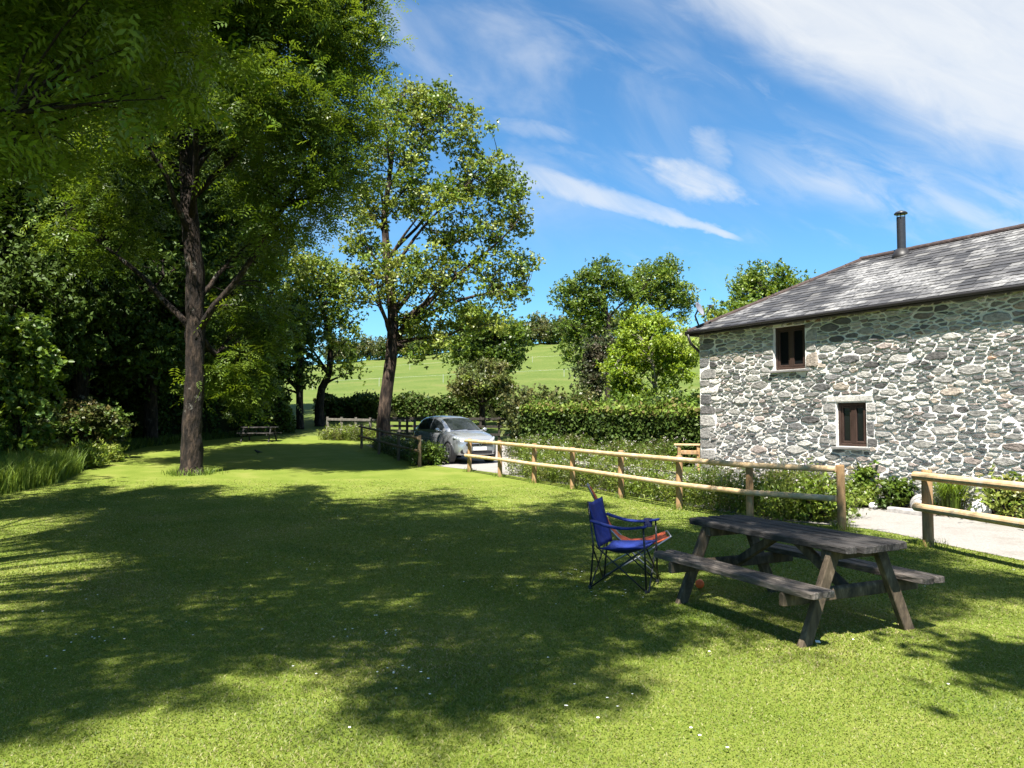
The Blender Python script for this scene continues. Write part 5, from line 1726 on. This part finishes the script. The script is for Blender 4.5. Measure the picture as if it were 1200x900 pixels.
# windscreen
g = MB(); rows = []
for x in np.linspace(.97, .20, 8):
    wb, zb, zr, wt = cab_at(x)
    rows.append([Vector((x + .006, wt * q * .90, zr + .02 - .030 * q ** 4 + .012)) for q in np.linspace(-1, 1, 11)])
g.loft(rows, closed=False); g.build('windscreen', M['car_glass'], car, smooth=True)
for sd in (1, -1):
    for (xa, xb) in ((.62, -.30), (-.40, -1.42)):
        g = MB(); rows = []
        for q in np.linspace(.06, .97, 5):
            row = []
            for x in np.linspace(xa, xb, 8):
                wb, zb, zr, wt = cab_at(x)
                z0, z1 = 1.0, zr - .075
                if xa > 0: z1 = min(z1, 1.0 + max(0, (.78 - x)) * .72)
                else: z1 = min(z1, 1.0 + max(0, x + 1.78) * 1.1)
                z_ = z0 + (z1 - z0) * q
                wm, zm = wb * .5 + wt * .5 + .03, zb * .45 + zr * .55 - .02
                if z_ < zm: y_ = wb + (wm - wb) * (z_ - zb) / (zm - zb)
                else: y_ = wm + (wt + .012 - wm) * (z_ - zm) / max(.01, zr - .055 - zm)
                row.append(Vector((x, sd * (y_ + .012), z_)))
            rows.append(row)
        g.loft(rows, closed=False); g.build('side_window', M['car_glass'], car, smooth=True)
    # mirror
    mm = MB(); rings = []
    for q, r_ in ((-.07, .02), (-.05, .06), (0, .075), (.05, .065), (.07, .02)): rings.append([Vector((.62 + q, sd * (.97 + .09 * math.cos(a) * (r_ / .075)), 1.03 + r_ * .85 * math.sin(a))) for a in np.linspace(0, 6.283, 12, endpoint=False)])
    mm.loft(rings); mm.beam(Vector((.64, sd * .80, .99)), Vector((.63, sd * .93, 1.01)), .05, .03); mm.build('wing_mirror', M['car_paint'], car, smooth=True)
    # head lamp: swept-back almond
    hl_ = MB(); rings = []
    for q in np.linspace(0, 1, 7):
        x = 1.895 - .42 * q ** 1.3; y = sd * (.44 + .375 * q ** .75); z = .665 + .13 * q; r_ = .060 * math.sin(math.pi * min(.97, .14 + q * .80)) ** .7 + .006
        rings.append([Vector((x + .075 + .03 * math.cos(a), y + sd * .035 * math.cos(a), z + r_ * math.sin(a))) for a in np.linspace(0, 6.283, 10, endpoint=False)])
    hl_.loft(rings); hl_.build('headlight', M['lamp_glass'], car, smooth=True)
    fg = MB(); fg.tube([Vector((1.86, sd * .60, .36)), Vector((1.945, sd * .585, .365))], [.10, .085], 12); fg.build('fog_light', M['black_plastic'], car)
    # wheels in dark arches
    for wx in (1.25, -1.27):
        ar = MB(); ar.tube([Vector((wx, sd * .70, .31)), Vector((wx, sd * .874, .315))], [.36, .36], 28); ar.build('wheel_arch', M['black_plastic'], car)
        wh = MB()
        prof = [(.70, .20), (.70, .29), (.72, .305), (.86, .305), (.89, .285), (.885, .205)]
        rings = [[Vector((wx + r_ * math.cos(a), sd * y_, .305 + r_ * math.sin(a))) for a in np.linspace(0, 6.283, 28, endpoint=False)] for y_, r_ in prof]
        wh.loft(rings, caps=False)
        w_o = empty('wheel', (0, 0, 0)); w_o.parent = car
        wh.build('tyre', M['rubber'], w_o, smooth=True)
        rm = MB()
        rm.tube([Vector((wx, sd * .78, .305)), Vector((wx, sd * .80, .305))], [.21, .21], 24)
        rm.tube([Vector((wx, sd * .86, .305)), Vector((wx, sd * .89, .305))], [.055, .045], 12)
        for k_ in range(5):
            a = k_ * 6.283 / 5 + .3
            for da in (-.09, .09):
                rm.beam(Vector((wx + .04 * math.cos(a), sd * .872, .305 + .04 * math.sin(a))), Vector((wx + .2 * math.cos(a + da), sd * .872, .305 + .2 * math.sin(a + da))), .03, .026, up=(0, 1, 0))
        rings = [[Vector((wx + r_ * math.cos(a), sd * y_, .305 + r_ * math.sin(a))) for a in np.linspace(0, 6.283, 28, endpoint=False)] for y_, r_ in ((.865, .215), (.885, .21), (.885, .19), (.865, .185))]
        rm.loft(rings, caps=False)
        rm.build('rim', M['rim'], w_o)
g = MB(); g.box((1.975, 0, .575), (.09, 1.04, .085)); g.build('grille', M['black_plastic'], car, bevel=.02)
g = MB(); g.tube([Vector((2.015, -.30, .60)), Vector((2.04, 0, .605)), Vector((2.015, .30, .60))], .012, 8); g.build('chrome_bar', M['chrome'], car)
g = MB()
rings = [[Vector((2.03 + dx, r_ * math.cos(a), .60 + r_ * math.sin(a))) for a in np.linspace(0, 6.283, 20, endpoint=False)] for dx, r_ in ((0, .062), (.022, .06), (.022, .046), (0, .044))]
g.loft(rings, caps=False); g.beam(Vector((2.045, -.045, .607)), Vector((2.045, .045, .593)), .014, .014); g.build('badge', M['chrome'], car)
g = MB(); g.box((1.985, 0, .325), (.07, 1.0, .11)); g.build('lower_intake', M['black_plastic'], car, bevel=.02)
g = MB(); g.box((2.035, 0, .44), (.012, .52, .11)); g.build('number_plate', M['plate'], car, bevel=.004)
g = MB()
for y0 in (.05, -.5):
    g.beam(Vector((1.00, y0, 1.022)), Vector((.96, y0 + .45, 1.035)), .016, .012)
g.build('wiper', M['black_plastic'], car)

# ------------------------------------------------------------------ picnic tables
M['table_top'] = noise_mat('table_top', [(.3, (.010, .009, .009)), (.5, (.032, .029, .028)), (.72, (.085, .077, .072))], 5, (9, .9, 4), .85, 1.0, dist=.02, second=(7, (.12, .115, .105), .60, .78))
M['table_seat'] = noise_mat('table_seat', [(.3, (.03, .025, .022)), (.5, (.085, .072, .062)), (.72, (.19, .165, .145))], 5, (9, .9, 4), .85, 1.0, dist=.02)
M['table_leg'] = noise_mat('table_leg', [(.3, (.04, .029, .019)), (.55, (.095, .070, .046)), (.78, (.22, .17, .12))], 5, (4, 4, 1.2), .85, .6, second=(3, (.030, .024, .018), .50, .62))


def picnic_table(loc, rz, lab, mt, ml, seed, group=None, ms=None):
    """axis along local Y; table top 2.0 x 0.72 m"""
    rnd = random.Random(seed); ms = ms or mt
    t = empty('picnic_table', loc, rz); tag(t, lab, 'picnic table', group)
    mb = MB()
    n_ = 5; tw = .67; pw = tw / n_
    for i in range(n_):
        x = -tw / 2 + pw * (i + .5)
        l = .98 - (.035 if i in (0, n_ - 1) else 0) + rnd.uniform(-.012, .012)
        mb.beam(Vector((x, -l, .722)), Vector((x, l, .722 + rnd.uniform(-.004, .004))), pw - .008, .055, n=9, jit=.006, rnd=rnd, round_end=i in (0, n_ - 1))
    mb.build('tabletop', mt, t, bevel=.006)
    for sd in (-1, 1):
        mb = MB()
        for j in (0, 1):
            x = sd * (.60 + (j - .5) * .128)
            mb.beam(Vector((x, -.97, .43)), Vector((x, .97, .43)), .12, .05, n=9, jit=.007, rnd=rnd, round_end=True)
        mb.build('seat', ms, t, bevel=.006)
    for yy in (-.74, .74):
        for sd in (-1, 1):
            mb = MB(); mb.beam(Vector((sd * .235, yy, .697)), Vector((sd * .575, yy, -.03)), .055, .115, up=(1, 0, .5), n=4, jit=.002, rnd=rnd)
            mb.build('leg', ml, t, bevel=.006)
        q = yy + (.057 if yy < 0 else -.057)
        mb = MB(); mb.beam(Vector((-.735, q, .355)), Vector((.735, q, .355)), .052, .105, n=3, jit=.002, rnd=rnd); mb.build('cross_beam', ml, t, bevel=.008)
        mb = MB(); mb.beam(Vector((-.30, q, .65)), Vector((.30, q, .65)), .052, .085); mb.build('top_batten', ml, t, bevel=.006)
        s_ = 1 if yy > 0 else -1
        mb = MB(); mb.beam(Vector((0, q - s_ * .03, .345)), Vector((0, s_ * .10, .68)), .07, .075, up=(0, 0, 1)); mb.build('brace', ml, t, bevel=.006)
    return t


picnic_table((2.385, 6.73, 0), math.radians(25), 'big weathered dark wood picnic table in tree shade on the lawn', M['table_top'], M['table_leg'], 3, None, M['table_seat'])
b = gbase(304, 36.2)
picnic_table(b, math.radians(86), 'far small dark picnic bench in the shade of the wood at the lawn end', M['table_top'], M['table_top'], 4).scale = (.88, .88, .92)

# ------------------------------------------------------------------ blue camp chair
M['blue_cloth'] = noise_mat('blue_cloth', [(.3, (.007, .016, .105)), (.7, (.011, .027, .175))], 30, rough=.75, bump=.3, dist=.004, spec=.25)
M['dark_cloth'] = plain_mat('dark_cloth', (.012, .016, .06), .8)
M['tube'] = plain_mat('tube', (.03, .032, .036), .35, metal=.5)
M['steel'] = plain_mat('steel', (.35, .36, .38), .3, metal=.9)
M['orange_cloth'] = noise_mat('orange_cloth', [(.3, (.36, .060, .020)), (.7, (.50, .10, .032))], 24, rough=.7, bump=.3, dist=.004)
M['orange_ball'] = plain_mat('orange_ball', (.80, .13, .03), .45)

cb = ground(728, 688); cb = Vector((1.16, 7.92, 0))
ch = empty('camp_chair', cb, math.radians(-22)); tag(ch, 'blue folding camp chair with armrests standing on the shaded lawn', 'camp chair')
# local: +X is the way the chair faces
def cloth(fn, nu, nv, th=.012):
    mb = MB()
    top = [[fn(u, v) for u in np.linspace(0, 1, nu)] for v in np.linspace(0, 1, nv)]
    mb.loft([[p for p in r] for r in top], closed=False)
    return mb


def solidify(o, t):
    s = o.modifiers.new('solid', 'SOLIDIFY'); s.thickness = t; s.offset = 0
    return o


seatf = lambda u, v: Vector((-.20 + .46 * u, -.255 + .51 * v, .435 - .02 * u * 0 - .078 * math.sin(math.pi * v) * math.sin(math.pi * min(1, u * .9 + .1)) - .03 * (1 - u)))
solidify(cloth(seatf, 12, 12).build('seat', M['blue_cloth'], ch, smooth=True), .016)
backf = lambda u, v: Vector((-.205 - .11 * u - .065 * math.sin(math.pi * v) * math.sin(math.pi * (.15 + .7 * u)) - .006 * math.sin(9 * v + 7 * u), -.255 + .51 * v, .405 + .43 * u + .03 * abs(v - .5) * 2 * u))
solidify(cloth(backf, 12, 12).build('backrest', M['blue_cloth'], ch, smooth=True), .014)
for sd in (-1, 1):
    armf = lambda u, v: Vector((-.275 + .56 * u, sd * .30 + (v - .5) * .085, .655 - .045 * math.sin(math.pi * u) + .035 * (1 - u) - .01 * abs(v - .5)))
    solidify(cloth(armf, 12, 5).build('armrest', M['blue_cloth'], ch, smooth=True), .018)
lg = MB()
fr, rr2 = .30, -.24
for sd in (-1, 1):
    lg.tube([Vector((.27, sd * .27, .0)), Vector((.262, sd * .285, .35)), Vector((.25, sd * .30, .645))], .0095, 8)
    lg.tube([Vector((-.30, sd * .27, .0)), Vector((-.26, sd * .27, .43)), Vector((-.32, sd * .265, .87))], .0095, 8)
    lg.tube([Vector((.27, sd * .27, .012)), Vector((-.235, sd * .275, .43))], .008, 8)
    lg.tube([Vector((-.30, sd * .27, .012)), Vector((.255, sd * .262, .425))], .008, 8)
for x, z_ in ((.265, .43), (-.265, .43)):
    s_ = 1 if x > 0 else -1
    lg.tube([Vector((x + .03 * s_, -.27, .012)), Vector((x, .265, z_))], .008, 8)
    lg.tube([Vector((x + .045 * s_, .27, .012)), Vector((x + .012 * s_, -.265, z_))], .008, 8)
lg.build('legs', M['tube'], ch, smooth=True)
ft = MB()
for x in (.27, -.30):
    for sd in (-1, 1): ft.tube([Vector((x, sd * .27, .0)), Vector((x, sd * .27, .035))], [.022, .016], 10)
ft.build('feet', M['black_plastic'], ch)
hp = MB(); rings = [[Vector((.17 + r_ * math.cos(a), .30 + r_ * math.sin(a), z_)) for a in np.linspace(0, 6.283, 16, endpoint=False)] for r_, z_ in ((.045, .57), (.048, .655), (.042, .655), (.04, .575))]
hp.loft(rings, caps=False); hp.build('cup_holder', M['dark_cloth'], ch, smooth=True)

# orange sling chair just behind it
ob = Vector((1.27, 8.62, 0))
oc = empty('sling_chair', ob, math.radians(-6)); tag(oc, 'orange fabric sling chair half hidden behind the blue camp chair', 'sling chair')
prof = [(-.40, .94), (-.33, .82), (-.25, .66), (-.17, .50), (-.07, .375), (.06, .325), (.20, .335), (.33, .375), (.45, .425)]
wdt = [.09, .17, .22, .24, .25, .25, .25, .24, .20]
rows = []
for (x, z_), w_ in zip(prof, wdt): rows.append([Vector((x, w_ * q, z_ - .03 * (1 - q * q))) for q in np.linspace(-1, 1, 9)])
mb = MB(); mb.loft(rows, closed=False); solidify(mb.build('sling', M['orange_cloth'], oc, smooth=True), .014)
for sd in (-1, 1):
    mb = MB(); mb.tube([Vector((-.42, sd * .10, .96)), Vector((-.18, sd * .255, .50)), Vector((.12, sd * .27, .20)), Vector((.34, sd * .27, .0))], .010, 8); mb.build('leg', M['steel'], oc, smooth=True)
    mb = MB(); mb.tube([Vector((.47, sd * .21, .43)), Vector((.10, sd * .262, .20)), Vector((-.26, sd * .27, .0))], .010, 8); mb.build('leg', M['steel'], oc, smooth=True)
mb = MB(); mb.tube([Vector((-.42, -.10, .96)), Vector((-.425, 0, .975)), Vector((-.42, .10, .96))], .010, 8); mb.tube([Vector((.47, -.21, .43)), Vector((.47, .21, .43))], .010, 8); mb.build('cross_tube', M['steel'], oc, smooth=True)

# ball
gb = ground(820, 691)
mb = MB(); rings = []
for i in range(11):
    th = math.pi * (i + .02) / 10.04
    rings.append([Vector((.045 * math.sin(th) * math.cos(a), .045 * math.sin(th) * math.sin(a), .045 - .045 * math.cos(th))) for a in np.linspace(0, 6.283, 20, endpoint=False)])
mb.loft(rings); o = mb.build('ball', M['orange_ball'], smooth=True); o.location = gb + Vector((0, 0, .012)); tag(o, 'small orange ball lying on the grass under the picnic table', 'ball')

# white scrap beside the near table foot
mb = MB(); mb.add([(-.018, -.012, .014), (.018, -.015, .010), (.02, .012, .018), (-.012, .015, .02)], [(0, 1, 2, 3)])
o = solidify(mb.build('paper_scrap', M['petal']), .004); gp = ground(958, 756); o.location = gp + Vector((0, 0, .012)); tag(o, 'crumpled white scrap on the grass by the near foot of the big picnic table', 'scrap')

# blackbird
M['bird'] = plain_mat('bird', (.014, .013, .012), .7)
gbp = ground(302, 533)
bd = MB()
bd.tube([Vector((-.17, 0, .10)), Vector((-.10, 0, .105)), Vector((-.05, 0, .11)), Vector((0, 0, .115)), Vector((.05, 0, .14)), Vector((.075, 0, .175)), Vector((.10, 0, .185)), Vector((.125, 0, .182)), Vector((.155, 0, .178))],
        [.012, .018, .042, .052, .045, .030, .028, .012, .003], 10)
for sd in (-1, 1): bd.tube([Vector((.005, sd * .02, .08)), Vector((.0, sd * .022, .0)), Vector((.03, sd * .022, .0))], [.008, .004, .003], 5)
o = bd.build('bird', M['bird'], smooth=True); o.location = gbp; o.rotation_euler = (0, 0, math.radians(200)); tag(o, 'small black bird standing on the lawn in the shade behind the lawn tree', 'bird')
